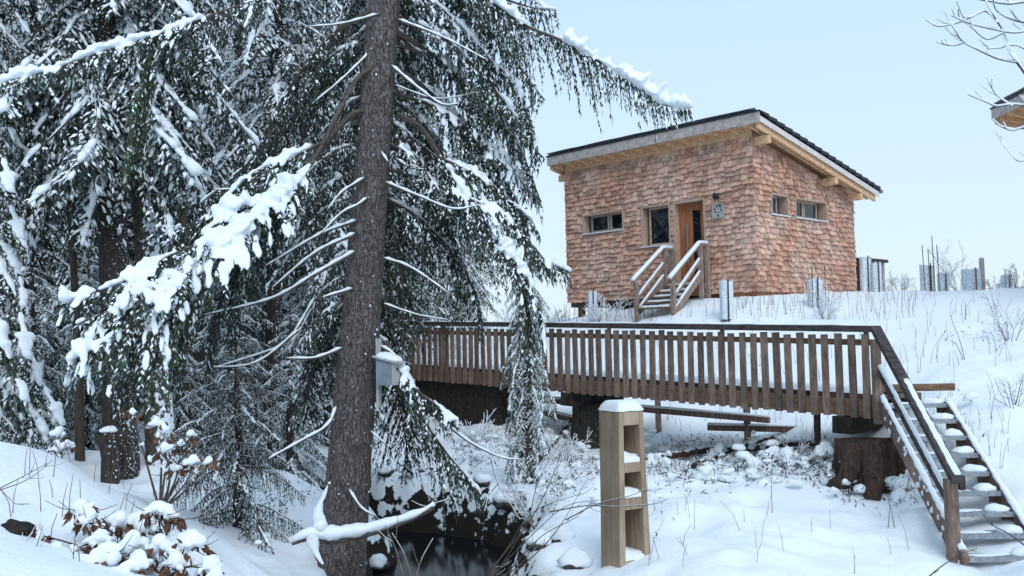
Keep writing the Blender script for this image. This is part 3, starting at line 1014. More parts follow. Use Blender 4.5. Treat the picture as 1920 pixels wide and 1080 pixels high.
for i, s_ in enumerate(ds):
    for j in range(nn_):
        n_ = -.16 - (WB - .24) * j / (nn_ - 1)
        e = min(j, nn_ - 1 - j) / 2
        SV.append(B(s_, n_, -.985 + min(1, e + .15) * (.09 + .05 * float(vnoise(s_ * 3, j * .9, 8)))))
m = MB(); m.add(SV, [(i * nn_ + j, i * nn_ + j + 1, (i + 1) * nn_ + j + 1, (i + 1) * nn_ + j) for i in range(len(ds) - 1) for j in range(nn_ - 1)], True)
m.build('deck_snow', 'snow', bridge)
for s2 in (.55, 6.1):                                           # cross heads on the stumps
    m = MB(); m.beam(B(s2, .02, -1.42), B(s2, -WB - .05, -1.42), .3, .24, BD); m.build('cross_head', 'soil', bridge)
m = MB(); m.beam(B(.98, -.06, -1.28), B(1.0, -.06, -2.05), .07, .07, BD); m.build('prop', 'soil', bridge)
# far abutment
ab = MB()
for k, (s2, w, h) in enumerate(((8.6, .55, 1.1), (9.3, .6, 1.2), (10.0, .6, 1.15), (10.7, .6, 1.2))):
    ab.box(B(s2, -.62, -1.28 - h / 2), BD * .36, BN * .5, Z * h / 2)
ab.build('abutment', 'soil', bridge)

# ------------------------------------------------------------------ tree stumps that carry the bridge
def stump(center, ztop, r, roots, label, seed, mat='stump_bark'):
    g = np.random.default_rng(seed)
    zb = gz(center[0], center[1]) - .35
    t = thing('tree_stump', label, 'tree stump', (center[0], center[1], zb), 'old stumps under the footbridge')
    m = MB()
    n = 26
    zs = np.linspace(zb, ztop, 12)
    V = []
    ph = g.uniform(0, 6.28, 4)
    for z in zs:
        f = (ztop - z) / max(ztop - zb, .1)
        a = np.arange(n) / n * 6.2832
        rr = r * (1 + .45 * f ** 2.2 + .09 * np.sin(a * 3 + ph[0]) + .06 * np.sin(a * 5 + ph[1]) + .03 * np.sin(a * 11 + ph[2] + z * 3) + g.uniform(-.02, .02, n))
        V += [(center[0] + math.cos(b_) * q, center[1] + math.sin(b_) * q, z) for b_, q in zip(a, rr)]
    Fc = [(i * n + j, i * n + (j + 1) % n, (i + 1) * n + (j + 1) % n, (i + 1) * n + j) for i in range(11) for j in range(n)] + [tuple(11 * n + j for j in range(n))]
    m.add(V, Fc, True)
    m.build('stump_body', mat, t)
    for pts, r0, r1 in roots:
        m = MB()
        c = catmull(pts, .08)
        m.tube(c, np.linspace(r0, r1, len(c)), 9, True, True, 1, 0, .14)
        m.build('root', mat, t)
    return t
c1 = P(1632, 850, 13.3)
stump(c1, -1.45, .43, [
    ([P(1632, 835, 13.05), P(1640, 885, 12.85), P(1634, 940, 12.6)], .22, .10),
    ([P(1600, 840, 13.1), P(1590, 890, 12.95), P(1550, 920, 13.2), P(1500, 910, 13.9)], .15, .07),
    ([P(1680, 830, 13.2), P(1695, 880, 12.9), P(1720, 920, 12.7)], .16, .07)], 'broad reddish brown stump under the stair end of the footbridge', 3)
c2 = B(6.1, -.62, 0)
stump(c2, -1.42 + BA[2] + BD[2] * 6.1 - .1, .3, [], 'dark stump under the middle of the footbridge behind the carved post', 5, 'bark_dark')
c3 = B(9.6, -.62, 0)

# ------------------------------------------------------------------ stairs down from the bridge
ST = thing('outdoor_stairs', 'straight wooden stairs with galvanised treads running down from the footbridge', 'stairs', P(1800, 1050, 10.8))
S0 = B(-.06, .04, -1.02)
S1 = P(1803, 1043, 10.75) * np.array([1, 1, 1])
SDh = nrm((S1 - S0) * np.array([1, 1, 0]))
SLn = float(np.dot(S1 - S0, SDh))
zdrop = S1[2] - S0[2]
SR = nrm(np.cross(SDh, Z))                                     # sideways
if SR[0] < 0: SR = -SR
SW = .84
def S(t, n, z):
    """t metres down the stairs, n to the right, z above the pitch line"""
    return S0 + SDh * t + SR * n + Z * (zdrop * t / SLn + z)
pl_ = nrm(S(1, 0, 0) - S(0, 0, 0))
for n0 in (.0, SW):
    m = MB(); m.beam(S(-.1 if n0 == 0 else .1, n0, -.05), S(SLn + .1, n0, -.03), .055, .25, SR); sg = m.build('stringer', 'bridge_wood', ST)
    _c = catmull([S(.05 if n0 == 0 else .15, n0, .105), S(SLn + .05, n0, .115)], .07)
    m = MB(); m.tube(_c, .037 * (1 + NR.uniform(-.3, .3, len(_c))), 8, True, True, .7, 0, .15); m.build('snow_cap', 'snow', sg)
m = MB(); m.beam(S(-.06, -.01, .955), S(SLn + .02, -.01, .83), .13, .075, SR); hr = m.build('handrail', 'bridge_rail', ST)
m = MB(); m.tube(catmull([S(1.0, .01, .935), S(SLn - .02, .01, .87)], .07), .046, 8, True, True, .4, 0, .2); m.build('snow_cap', 'snow', hr)
m = MB(); m.beam(S(.0, -.03, .45), S(SLn - .12, -.03, .42), .035, .1, SR); rl = m.build('middle_rail', 'bridge_rail', ST)
m = MB(); m.tube(catmull([S(.02, -.02, .53), S(SLn - .15, -.02, .49)], .07), .030, 8, True, True, .7, 0, .2); m.build('snow_cap', 'snow', rl)
m = MB(); m.beam(S(SLn - .06, -.06, -.5), S(SLn - .06, -.06, .80), .12, .12, SR); m.build('post', 'bridge_wood', ST)
m = MB(); m.beam(S(SLn - .03, .05, .70), S(SLn - .03, .05, .86), .06, .06, SR); m.build('rail_end', 'bridge_rail', ST)
m = MB(); m.beam(S(.04, -.05, -.3), S(.04, -.05, .86), .11, .11, SR); m.build('post', 'bridge_wood', ST)
m = MB(); m.beam(S(-.15, -.02, .06) * np.array([1, 1, 1]), S(-.15, SW + .22, .06) * np.array([1, 1, 1]), .05, .1, SDh); m.build('top_plank', 'bridge_beam', ST)
NTR = 9
for k in range(NTR):
    t = .12 + (SLn - .1) * k / (NTR - 1)
    zt = S0[2] + zdrop * t / SLn + .02
    c = S0 + SDh * t
    a, b_ = np.array([*(c + SR * .03)[:2], zt]), np.array([*(c + SR * (SW - .03))[:2], zt])
    m = MB(); m.beam(a, b_, .20, .012, SDh); m.beam(a + SDh * .105 - Z * .02, b_ + SDh * .105 - Z * .02, .02, .055, SDh); m.beam(a - SDh * .105 - Z * .012, b_ - SDh * .105 - Z * .012, .012, .04, SDh)
    td = m.build('tread', 'steel', ST)
    m = MB(); m.prism([a + SR * (SW - .13) + SDh * .1 - Z * .022, a + SR * (SW - .13) - SDh * .12 - Z * .022, a + SR * (SW - .13) - SDh * .09 - Z * .15], SR * .07); m.build('bracket', 'bridge_beam', td)
    m = MB(); m.blob((b_ * .82 + a * .18) + Z * .01 - SDh * .02, (.15, .1, .07), k, .15, .3, SR); m.blob((b_ * .3 + a * .7) + Z * .0 - SDh * .02, (.24, .08, .022), k + 40, .2, .3, SR); m.build('snow_cap', 'snow', td)
m = MB()
for k in range(26):
    t = rnd.uniform(.15, SLn)
    m.blob(S(t, -.03, rnd.uniform(-.14, .06)), (.018, .02, rnd.uniform(.02, .04)), k, .1, 1, None, 0, 1)
m.build('snow_lumps', 'snow', ST)['kind'] = 'stuff'

# ------------------------------------------------------------------ carved oak post with niches
OP = P(1172, 1060, 10.0)
post = thing('carved_post', 'tall carved oak post with three open niches and a snow cap', 'carved post', (OP[0], OP[1], OP[2]))
ofr = nrm(np.array([.49, -.872, 0]))                            # niche face looks right of the viewer
osd = np.array([-ofr[1], ofr[0], 0])                              # along the niche face, to the right
if osd[0] < 0: osd = -osd
zt, zb = P(1170, 772, 10.0)[2], OP[2] - .12
PH = zt - zb
cxy = np.array([OP[0] + .02, OP[1] + .18, 0])
def O(a, b_, z):
    """a along the niche face, b towards the viewer, both -1..1; z 0..PH; the post widens downwards"""
    f = 1 - z / PH
    hw = .157 + .032 * f + .016 * f * f
    hd = .186 - .012 * f
    lean = .015 * f
    return cxy + osd * (a * hw + lean) + ofr * (b_ * hd) + Z * (zb + z)
nich = [(.16, .68), (.80, 1.06), (1.16, 1.545)]
def oquad(mm, a0, a1, b0, b1, z0, z1, n=4):
    zs = np.linspace(z0, z1, n + 1)
    V = []
    for z in zs:
        V += [O(a0, b0, z), O(a1, b0, z), O(a1, b1, z), O(a0, b1, z)]
    Fc = [(i * 4 + j, i * 4 + (j + 1) % 4, i * 4 + 4 + (j + 1) % 4, i * 4 + 4 + j) for i in range(n) for j in range(4)]
    Fc += [(3, 2, 1, 0), tuple(n * 4 + j for j in range(4))]
    mm.add(V, Fc)
m = MB(); oquad(m, -1, -.62, -1, 1, 0, PH, 8); m.build('side_cheek', 'oak', post, bevel=.012)
m = MB(); oquad(m, .62, 1, -1, 1, 0, PH, 8); m.build('side_cheek', 'oak', post, bevel=.012)
edges = [0] + [q for n_ in nich for q in n_] + [PH]
for k in range(0, len(edges), 2):
    m = MB(); oquad(m, -.619, .619, -.999, .985, edges[k], edges[k + 1], 2); m.build('cross_piece', 'oak', post, bevel=.006)
for z0, z1 in nich:
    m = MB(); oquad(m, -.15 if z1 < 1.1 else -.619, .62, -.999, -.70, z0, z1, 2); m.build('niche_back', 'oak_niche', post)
    c = (O(-.6, .5, z0) + O(.6, .5, z0)) / 2
    m = MB()
    V, nn2 = [], 7
    for i in range(nn2):
        for j in range(nn2):
            a, b_ = -.6 + 1.2 * i / (nn2 - 1), -.68 + 1.6 * j / (nn2 - 1)
            hgt = .07 + .05 * (1 - (a + .6) / 1.2) - .035 * max(0, (b_ - .5)) + .012 * rnd.uniform(-1, 1)
            if j == nn2 - 1: hgt = .01
            V.append(O(a, b_, z0 + hgt))
    m.add(V, [(i * nn2 + j, (i + 1) * nn2 + j, (i + 1) * nn2 + j + 1, i * nn2 + j + 1) for i in range(nn2 - 1) for j in range(nn2 - 1)], True)
    b0 = len(V)
    m.add([O(-.6, .92, z0 + .002), O(.6, .92, z0 + .002), O(.6, .9, z0 + .05), O(-.6, .9, z0 + .06)], [(0, 1, 2, 3)], True)
    m.build('niche_snow', 'snow', post)
m = MB()
V, nn2 = [], 13
for i in range(nn2):
    for j in range(nn2):
        a, b_ = -1 + 2 * i / (nn2 - 1), -1 + 2 * j / (nn2 - 1)
        e = max(abs(a), abs(b_))
        h_ = .105 * (1 - max(0, (e - .45) / .55) ** 2.6) if e < .999 else 0.0
        sc_ = 1.03
        q = O(a * sc_, b_ * sc_, PH)
        V.append(q + Z * (h_ + .004 + .008 * float(vnoise(a * 3, b_ * 3, 4))))
m.add(V, [(i * nn2 + j, (i + 1) * nn2 + j, (i + 1) * nn2 + j + 1, i * nn2 + j + 1) for i in range(nn2 - 1) for j in range(nn2 - 1)], True)
m.build('snow_cap', 'snow', post)

# ------------------------------------------------------------------ low pole fence beyond the bridge
fence = thing('pole_fence', 'low rustic pole fence on the slope seen below the footbridge', 'fence', G(1235, 800, 18.4))
fp = [(1085, 742, 796, 19.2), (1235, 740, 808, 18.4), (1402, 762, 824, 17.0)]
for px, t, b_, d in fp:
    p = G(px, b_, d, -.2)
    m = MB(); m.beam(p, np.array([p[0], p[1], P(px, t, d)[2]]), .1, .1); m.build('fence_post', 'bridge_wood', fence)
for k, (a, b_) in enumerate((((985, 747, 19.7), (1090, 756, 19.2)), ((1010, 771, 19.6), (1088, 790, 19.1)), ((1085, 757, 19.15), (1440, 787, 16.75)), ((1326, 801, 17.5), (1575, 806, 16.2)))):
    q = PP([a, b_])
    off = np.array([0, -.09, 0])
    m = MB(); m.beam(q[0] + off, q[1] + off, .08, .1); rl = m.build('rail', 'bridge_wood', fence)
    m = MB(); m.tube(catmull([q[0] + off + Z * .06, q[1] + off + Z * .06], .2), .045, 7, True, True, .7, 0, .15); m.build('snow_cap', 'snow', rl)

# ------------------------------------------------------------------ spruce boughs
class Fol:
    """needle shoots, snow pads and thin wood gathered as arrays"""
    def __init__(s):
        s.ss = []
        s.sh, s.sn, s.tw = [], [], []          # shoots (p,d,l,w), snow (c,d,l,w,h), twigs (list of pts, r0, r1)
    def bough(s, pts, g, twig=.42, hang=.4, snow=.8, bare=.12, spacing=.075, shoot=(.07, .0165), r0=.022, pad=1.0, ridge=1.0, lift=0., stemsnow=True, tipr=.004, dens=.05, blades=5, sfine=.5):
        c = catmull(pts, .03)
        seg = np.linalg.norm(np.diff(c, axis=0), axis=1)
        acc = np.concatenate([[0], np.cumsum(seg)])
        L = acc[-1]
        s.tw.append((c[::3] if len(c) > 9 else c, r0, tipr))
        def at(q):
            i = min(max(int(np.searchsorted(acc, q)) - 1, 0), len(c) - 2)
            f = (q - acc[i]) / max(seg[i], 1e-6)
            return c[i] + (c[i + 1] - c[i]) * f, nrm(c[min(i + 2, len(c) - 1)] - c[max(i - 1, 0)])
        ph = g.uniform(0, 6.28, 3)
        q = bare * L
        while q < L:
            t = q / L
            p, T = at(q)
            S_ = np.array([T[1], -T[0], 0.])
            nS = np.linalg.norm(S_)
            S_ = S_ / nS if nS > .05 else np.array([1., 0, 0])
            prof = min(1., (1 - t) * 1.5 + .18) * min(1., .45 + 2.2 * max(0, t - bare))
            for side in (-1, 1):
                tl = twig * prof * g.uniform(.55, 1.2) * (.6 + .6 * abs(math.sin(q * 4.1 + ph[2])))
                d0 = nrm(T * g.uniform(.3, .75) + S_ * side * g.uniform(.55, 1) + Z * (g.uniform(-.1, .15) + lift - hang * g.uniform(.3, 1.1)))
                n = max(2, int(tl / dens))
                dr = (.18 + hang * .55) * g.uniform(.7, 1.3)
                pp = [p + d0 * tl * k / n - Z * tl * dr * (k / n) ** 2 for k in range(n + 1)]
                s.tw.append((np.array(pp[::2] if n > 4 else pp), .0045, .002))
                ld = 1.25 * min(1., max(0., .75 + 1.1 * math.sin(q * 5.3 + ph[0]) * math.sin(q * 2.9 + ph[1]) + .35 * math.sin(q * 13 + ph[2] + side)))
                on = g.random() < snow and ld > .2
                for k in range(1, n + 1):
                    tt = nrm(pp[k] - pp[k - 1])
                    sd = np.cross(tt, Z)
                    ns = np.linalg.norm(sd)
                    sd = sd / ns if ns > .1 else S_
                    for q2 in range(blades):
                        a_ = 6.2832 * (q2 / blades) + g.uniform(-.5, .5)
                        up_ = np.cross(sd, tt)
                        dd = nrm(tt * g.uniform(.8, 1.3) + sd * math.cos(a_) * .62 + up_ * math.sin(a_) * .42 - Z * g.uniform(.0, .25))
                        b0 = pp[k - 1] + (pp[k] - pp[k - 1]) * g.random()
                        ll, ww = shoot[0] * g.uniform(.55, 1.2) * (1.1 - .3 * k / n), shoot[1] * g.uniform(.7, 1.3)
                        s.sh.append((*b0, *dd, ll, ww))
                        if g.random() < (sfine * snow * min(1., ld + .35) if dd[2] > -.6 else .25 * snow):
                            s.ss.append((*(b0 + dd * ll * .08 + Z * ww * .5), *dd, ll * g.uniform(.6, 1.0), ww * g.uniform(.8, 1.4)))
                    if on and g.random() < (1.05 - 1.0 * abs(tt[2])):
                        h = pad * (.5 + .5 * ld) * g.uniform(.012, .03) * (1 - .7 * abs(tt[2]))
                        w = pad * (.5 + .5 * ld) * g.uniform(.015, .034) * (1 - .6 * abs(tt[2]))
                        s.sn.append((*(pp[k] + Z * (.008 + h * .3) + g.normal(0, .008, 3)), *tt, g.uniform(.035, .06) * pad ** .6, w, h))
                s.sh.append((*pp[n], *nrm(pp[n] - pp[n - 1]), shoot[0] * 1.1, shoot[1]))
            if stemsnow and g.random() < snow * 1.1 and abs(T[2]) < .93:
                ld = min(1.3, max(0., .7 + .8 * math.sin(q * 5.3 + ph[0]) * math.sin(q * 2.9 + ph[1]) + g.uniform(-.3, .3)))
                if ld > .25:
                    h = pad * ridge * ld * g.uniform(.018, .04) * (1 - .4 * abs(T[2]))
                    s.sn.append((*(p + Z * (.012 + h * .3) + S_ * g.normal(0, .012)), *T, spacing * g.uniform(.7, 1.2), pad * ridge * ld * g.uniform(.022, .042), h))
            q += spacing * g.uniform(.8, 1.2)
        return s
    def arrays(s):
        return dict(sh=np.array(s.sh) if s.sh else np.zeros((0, 8)), sn=np.array(s.sn) if s.sn else np.zeros((0, 9)), tw=s.tw, ss=np.array(s.ss) if s.ss else np.zeros((0, 8)))

def mesh_shoots(A, fat=False):
    if not len(A):
        return np.zeros((0, 3)), np.zeros((0, 3), int)
    p, d, l, w = A[:, :3], A[:, 3:6], A[:, 6:7], A[:, 7:8]
    ref = np.where(np.abs(d[:, 2:3]) < .9, np.array([[0, 0, 1.]]), np.array([[1., 0, 0]]))
    u = np.cross(d, ref)
    u /= np.linalg.norm(u, axis=1, keepdims=True)
    v = np.cross(u, d)
    n = len(A)
    g = np.random.default_rng(n)
    if fat:                                                   # snow lying along a shoot: a small roof
        m = p + d * l * .45
        V = np.stack([p, m + u * w * .6, m - u * w * .6, m + v * w * .45, p + d * l - Z * l * .05], 1)
        f = np.array([(0, 1, 3), (0, 3, 2), (4, 3, 1), (4, 2, 3)])
        return V.reshape(-1, 3), (f[None] + (np.arange(n) * 5)[:, None, None]).reshape(-1, 3)
    a = g.uniform(-.9, .9, (n, 1))
    s_ = u * np.cos(a) + v * np.sin(a)
    m = p + d * l * .42
    V = np.stack([p, m + s_ * w * .5, m - s_ * w * .5, p + d * l - Z * l * .07], 1)
    f = np.array([(0, 2, 1), (3, 1, 2)])
    return V.reshape(-1, 3), (f[None] + (np.arange(n) * 4)[:, None, None]).reshape(-1, 3)
def mesh_pads(A, lev=1, seed=1, fb=.45):
    if not len(A):
        return np.zeros((0, 3)), np.zeros((0, 3), int)
    T, Fc = ico(lev)
    g = np.random.default_rng(seed)
    n = len(A)
    D = 1 + g.uniform(-.22, .22, (n, len(T))) * (1. if lev < 2 else .5)
    W = T[None] * D[:, :, None]
    W[:, :, 2] = np.where(W[:, :, 2] < 0, W[:, :, 2] * fb, W[:, :, 2])
    x = A[:, 3:6]
    y = np.cross(np.array([[0, 0, 1.]]), x)
    ny = np.linalg.norm(y, axis=1, keepdims=True)
    y = np.where(ny > .05, y / np.maximum(ny, 1e-6), np.array([[0, 1., 0]]))
    z = np.cross(x, y)
    V = A[:, None, :3] + W[:, :, :1] * (x * A[:, 6:7])[:, None] + W[:, :, 1:2] * (y * A[:, 7:8])[:, None] + W[:, :, 2:] * (z * A[:, 8:9])[:, None]
    return V.reshape(-1, 3), (Fc[None] + (np.arange(n) * len(T))[:, None, None]).reshape(-1, 3)
def mesh_twigs(tw, n=3):
    VV, FF, o = [], [], 0
    a = np.arange(n) / n * 6.2832
    for pts, r0, r1 in tw:
        m = len(pts)
        T = np.gradient(pts, axis=0)
        T /= np.maximum(np.linalg.norm(T, axis=1, keepdims=True), 1e-9)
        u = np.cross(T, Z + np.array([.13, .07, 0]))
        u /= np.maximum(np.linalg.norm(u, axis=1, keepdims=True), 1e-9)
        v = np.cross(T, u)
        r = np.linspace(r0, r1, m)[:, None, None]
        V = pts[:, None] + r * (np.cos(a)[None, :, None] * u[:, None] + np.sin(a)[None, :, None] * v[:, None])
        VV.append(V.reshape(-1, 3))
        i = np.arange(m - 1)[:, None] * n
        j = np.arange(n)[None]
        k = (j + 1) % n
        q = np.stack([np.broadcast_to(i + j, (m - 1, n)), i + k, i + n + k, i + n + j], -1).reshape(-1, 4) + o
        FF.append(q[:, [0, 1, 2]]); FF.append(q[:, [0, 2, 3]])
        o += m * n
    if not VV:
        return np.zeros((0, 3)), np.zeros((0, 3), int)
    return np.concatenate(VV), np.concatenate(FF)
def remeshed(V, Fc, voxel=.014, ratio=.3, smooth=2):
    """overlapping lumps merged into one continuous skin"""
    me = bpy.data.meshes.new('tmp')
    me.from_pydata([tuple(v) for v in V], [], [tuple(int(i) for i in f) for f in Fc])
    ob = bpy.data.objects.new('tmp', me)
    COL.objects.link(ob)
    r = ob.modifiers.new('r', 'REMESH'); r.mode = 'VOXEL'; r.voxel_size = voxel
    if smooth:
        k = ob.modifiers.new('s', 'SMOOTH'); k.factor = .5; k.iterations = smooth
    if ratio < 1:
        d = ob.modifiers.new('d', 'DECIMATE'); d.ratio = ratio
    dg = bpy.context.evaluated_depsgraph_get()
    ev = ob.evaluated_get(dg)
    m2 = ev.to_mesh()
    m2.calc_loop_triangles()
    v2 = np.empty(len(m2.vertices) * 3, np.float32); m2.vertices.foreach_get('co', v2)
    f2 = np.empty(len(m2.loop_triangles) * 3, np.int32); m2.loop_triangles.foreach_get('vertices', f2)
    ev.to_mesh_clear()
    bpy.data.objects.remove(ob); bpy.data.meshes.remove(me)
    return v2.reshape(-1, 3).astype(float), f2.reshape(-1, 3)
def fol_arrays(fol, lev=1, seed=1, wood_n=3, merge=None):
    """one array mesh: V, F, material index (0 needles, 1 snow, 2 wood), smooth"""
    A = fol.arrays()
    parts = [mesh_shoots(A['sh']), mesh_pads(A['sn'], lev, seed), mesh_twigs(A['tw'], wood_n), mesh_shoots(A['ss'], True)]
    if merge and len(A['sn']):
        parts[1] = remeshed(*parts[1], *merge)
    V = np.concatenate([p[0] for p in parts])
    o, FF, MI = 0, [], []
    for k, (v, f) in enumerate(parts):
        FF.append(f + o)
        MI.append(np.full(len(f), (0, 1, 2, 1)[k], np.int32))
        o += len(v)
    return V, np.concatenate(FF).astype(np.int32), np.concatenate(MI)
def join_arrays(L):
    o, VV, FF, MM = 0, [], [], []
    for v, f, m in L:
        VV.append(v); FF.append(f + o); MM.append(m)
        o += len(v)
    return np.concatenate(VV), np.concatenate(FF), np.concatenate(MM)
def fol_mesh(name, arr, needle='needles'):
    V, Fc, MI = arr
    return big_mesh(name, V, Fc, MI, [needle, 'snow', 'twig'], MI == 1)
def placed(arr, az, pitch, sc, p, roll=0.):
    V, Fc, MI = arr
    ca, sa, cp_, sp_ = math.cos(az), math.sin(az), math.cos(pitch), math.sin(pitch)
    Ry = np.array([[cp_, 0, -sp_], [0, 1, 0], [sp_, 0, cp_]])
    Rx = np.array([[1, 0, 0], [0, math.cos(roll), -math.sin(roll)], [0, math.sin(roll), math.cos(roll)]])
    Rz_ = np.array([[ca, -sa, 0], [sa, ca, 0], [0, 0, 1]])
    return (V * sc) @ (Rz_ @ Ry @ Rx).T + np.asarray(p), Fc, MI

def trunk_mesh(pts, r, n=14, seed=0, bumps=.035):
    g = np.random.default_rng(seed)
    c = catmull(pts, .25)
    m = MB()
    rr = np.interp(np.linspace(0, 1, len(c)), np.linspace(0, 1, len(r)), r)
    m.tube(c, rr, n, True, True, 1, 0, bumps)
    return m
SNOWY = 'snow'

# ---- bough prototypes along +x
def proto(seed, L, droop, **k):
    g = np.random.default_rng(seed)
    f = Fol()
    y = g.uniform(-.12, .12, 3) * L
    f.bough([(0, 0, 0), (L * .3, y[0] * .4, .03 * L - droop * .1), (L * .65, y[1] * .7, -droop * .4), (L, y[2], -droop)], g, **k)
    return f
FINE = [fol_arrays(proto(100 + i, 1.7, .55, twig=.42, hang=.65, snow=1.0, spacing=.075, pad=1.7, bare=.15), 1, i, 3, (.014, .2, 2)) for i in range(4)]
SHADE = [fol_arrays(proto(120 + i, 1.7, .6, twig=.45, hang=1.1, snow=.85, spacing=.085, pad=1.1, bare=.1, sfine=.6), 0) for i in range(3)]
COARSE = [fol_arrays(proto(140 + i, 1.9, .75, twig=.5, hang=.55, snow=1.0, spacing=.125, shoot=(.11, .027), pad=2.0, dens=.075, blades=4, sfine=.8, bare=.1), 0) for i in range(4)]
HEAVY = [fol_arrays(proto(160 + i, 1.8, 1.0, twig=.42, hang=.5, snow=1.0, spacing=.105, shoot=(.1, .024), pad=2.4, blades=4, dens=.065, sfine=.6, ridge=1.5, bare=.08), 1, i, 3, (.018, .14, 2)) for i in range(3)]

def crown(seed, z0, z1, R, protos, Lp, per=5, step=.36, pitch0=-.25, pitch1=.15, az_ok=None, top=None, lowscale=.8):
    g = np.random.default_rng(seed)
    out = []
    z = z0
    a = g.uniform(0, 6.28)
    top = top or z1 + 1.0
    while z < z1:
        f = (z - z0) / max(top - z0, .1)
        L = R * (1 - f) ** .75 * (lowscale + (1 - lowscale) * min(1, f * 6)) + .15
        n = max(3, int(round(per * g.uniform(.8, 1.2))))
        for k in range(n):
            az = a + 6.2832 * k / n + g.uniform(-.3, .3)
            if az_ok and not az_ok(az % 6.2832, z):
                continue
            sc = L / Lp * g.uniform(.75, 1.15)
            out.append(placed(protos[g.integers(len(protos))], az, pitch0 + (pitch1 - pitch0) * f + g.uniform(-.1, .1), sc, (0, 0, z + g.uniform(-.12, .12)), g.uniform(-.25, .25)))
        a += 2.4
        z += step * g.uniform(.8, 1.2) * (1 - .35 * f)
    return join_arrays(out)

# ------------------------------------------------------------------ trees of the background wood
BG1 = fol_mesh('crown', crown(1, .5, 11.5, 2.3, COARSE, 1.9, 5, .40, top=12.5))
BG2 = BG1
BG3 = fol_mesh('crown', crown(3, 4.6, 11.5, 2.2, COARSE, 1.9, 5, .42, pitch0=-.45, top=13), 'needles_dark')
def simple_trunk(h, r):
    return trunk_mesh([(0, 0, -.6), (.03, .02, h * .4), (0, 0, h)], [r * 1.25, r, r * .75, r * .1], 10)
def tree(name, label, p, crown_me, h, r, sc=1.0, rz=0., group=None, bark='bark_dark', lean=(0, 0)):
    t = thing(name, label, 'tree', p, group)
    t.rotation_euler = (lean[0], lean[1], rz)
    t.scale = (sc, sc, sc)
    m = simple_trunk(h, r)
    me = m.build('trunk', bark, None)
    me.parent = t
    if crown_me is not None:
        c = bpy.data.objects.new('crown', crown_me)
        COL.objects.link(c)
        c.parent = t
    return t
def at_px(px, d):
    p = P(px, 640, d)
    return (p[0], p[1], gz(p[0], p[1]) - .05)
FAR_LABEL = 'snow laden spruce packed in the dark wood behind the nearest trunks'
FAR_GROUP = 'spruces of the background wood'
far = [(60, 19.5, BG1, 1.0), (365, 23.5, BG2, 1.1), (450, 21, BG1, .95), (565, 19.5, BG2, .95), (640, 25, BG1, 1.0), (170, 22.5, BG2, 1.15), (250, 27, BG1, 1.1), (-60, 23, BG1, 1.0),
       (400, 29, BG1, 1.15), (540, 31, BG1, 1.1), (720, 34, BG1, 1.1), (800, 38, BG1, .85), (870, 40, BG2, .8), (80, 31, BG1, 1.15), (-160, 30, BG1, 1.2), (320, 38, BG1, 1.4), (620, 40, BG1, 1.3), (160, 40, BG1, 1.4), (10, 42, BG1, 1.4), (470, 44, BG1, 1.45),
       (-250, 18, BG2, 1.1), (760, 27, BG3, 1.0), (690, 22, BG3, 1.0)]
for i, (px, d, me, sc) in enumerate(far):
    tree('spruce_tree', FAR_LABEL, at_px(px, d), me, 12, .16, sc, i * 1.9, FAR_GROUP)

# two tall trunks left, with high crowns
def tall(px0, py0, px1, py1, d, r0, r1, bark, label, crown_me, seed, cr=True, name='spruce_tree'):
    a, b = P(px0, py0, d), P(px1, py1, d)
    zb = gz(b[0], b[1]) - .3
    foot = b + (b - a) * (zb - b[2]) / (b[2] - a[2])
    head = a + (a - b) * .45
    t = thing(name, label, 'tree', (foot[0], foot[1], zb))
    bend = np.array([.03, 0, 0])
    m = trunk_mesh([foot, foot + (a - foot) * .4 + bend, a, head], [r0 * 1.25, r0, (r0 + r1) / 2, r1, r1 * .8], 14, seed)
    m.build('trunk', bark, t)
    if crown_me is not None:
        c = bpy.data.objects.new('crown', crown_me)
        COL.objects.link(c)
        c.parent = t
        c.location = (a[0] - foot[0], a[1] - foot[1], 0)
        c.rotation_euler = (0, 0, seed)
    return t
tall(188, 0, 222, 780, 12.5, .19, .16, 'bark_dark', 'dark speckled trunk of a tall spruce left of the snow plastered one', BG3, 2)
tall(238, 0, 280, 560, 13.0, .17, .13, 'bark_plastered', 'tall spruce trunk plastered with snow down its right side', BG3, 4)
tall(128, 300, 140, 620, 13.0, .055, .04, 'bark_brown', 'thin bare brown stem left of the two tall trunks', None, 6)
tall(358, 380, 356, 520, 17.0, .26, .24, 'bark_brown', 'stout brown trunk half hidden in the middle of the wood', None, 7)
tall(520, 60, 515, 330, 16.0, .14, .12, 'bark_dark', 'dark leaning trunk in the shade left of the near spruce', BG3, 8)

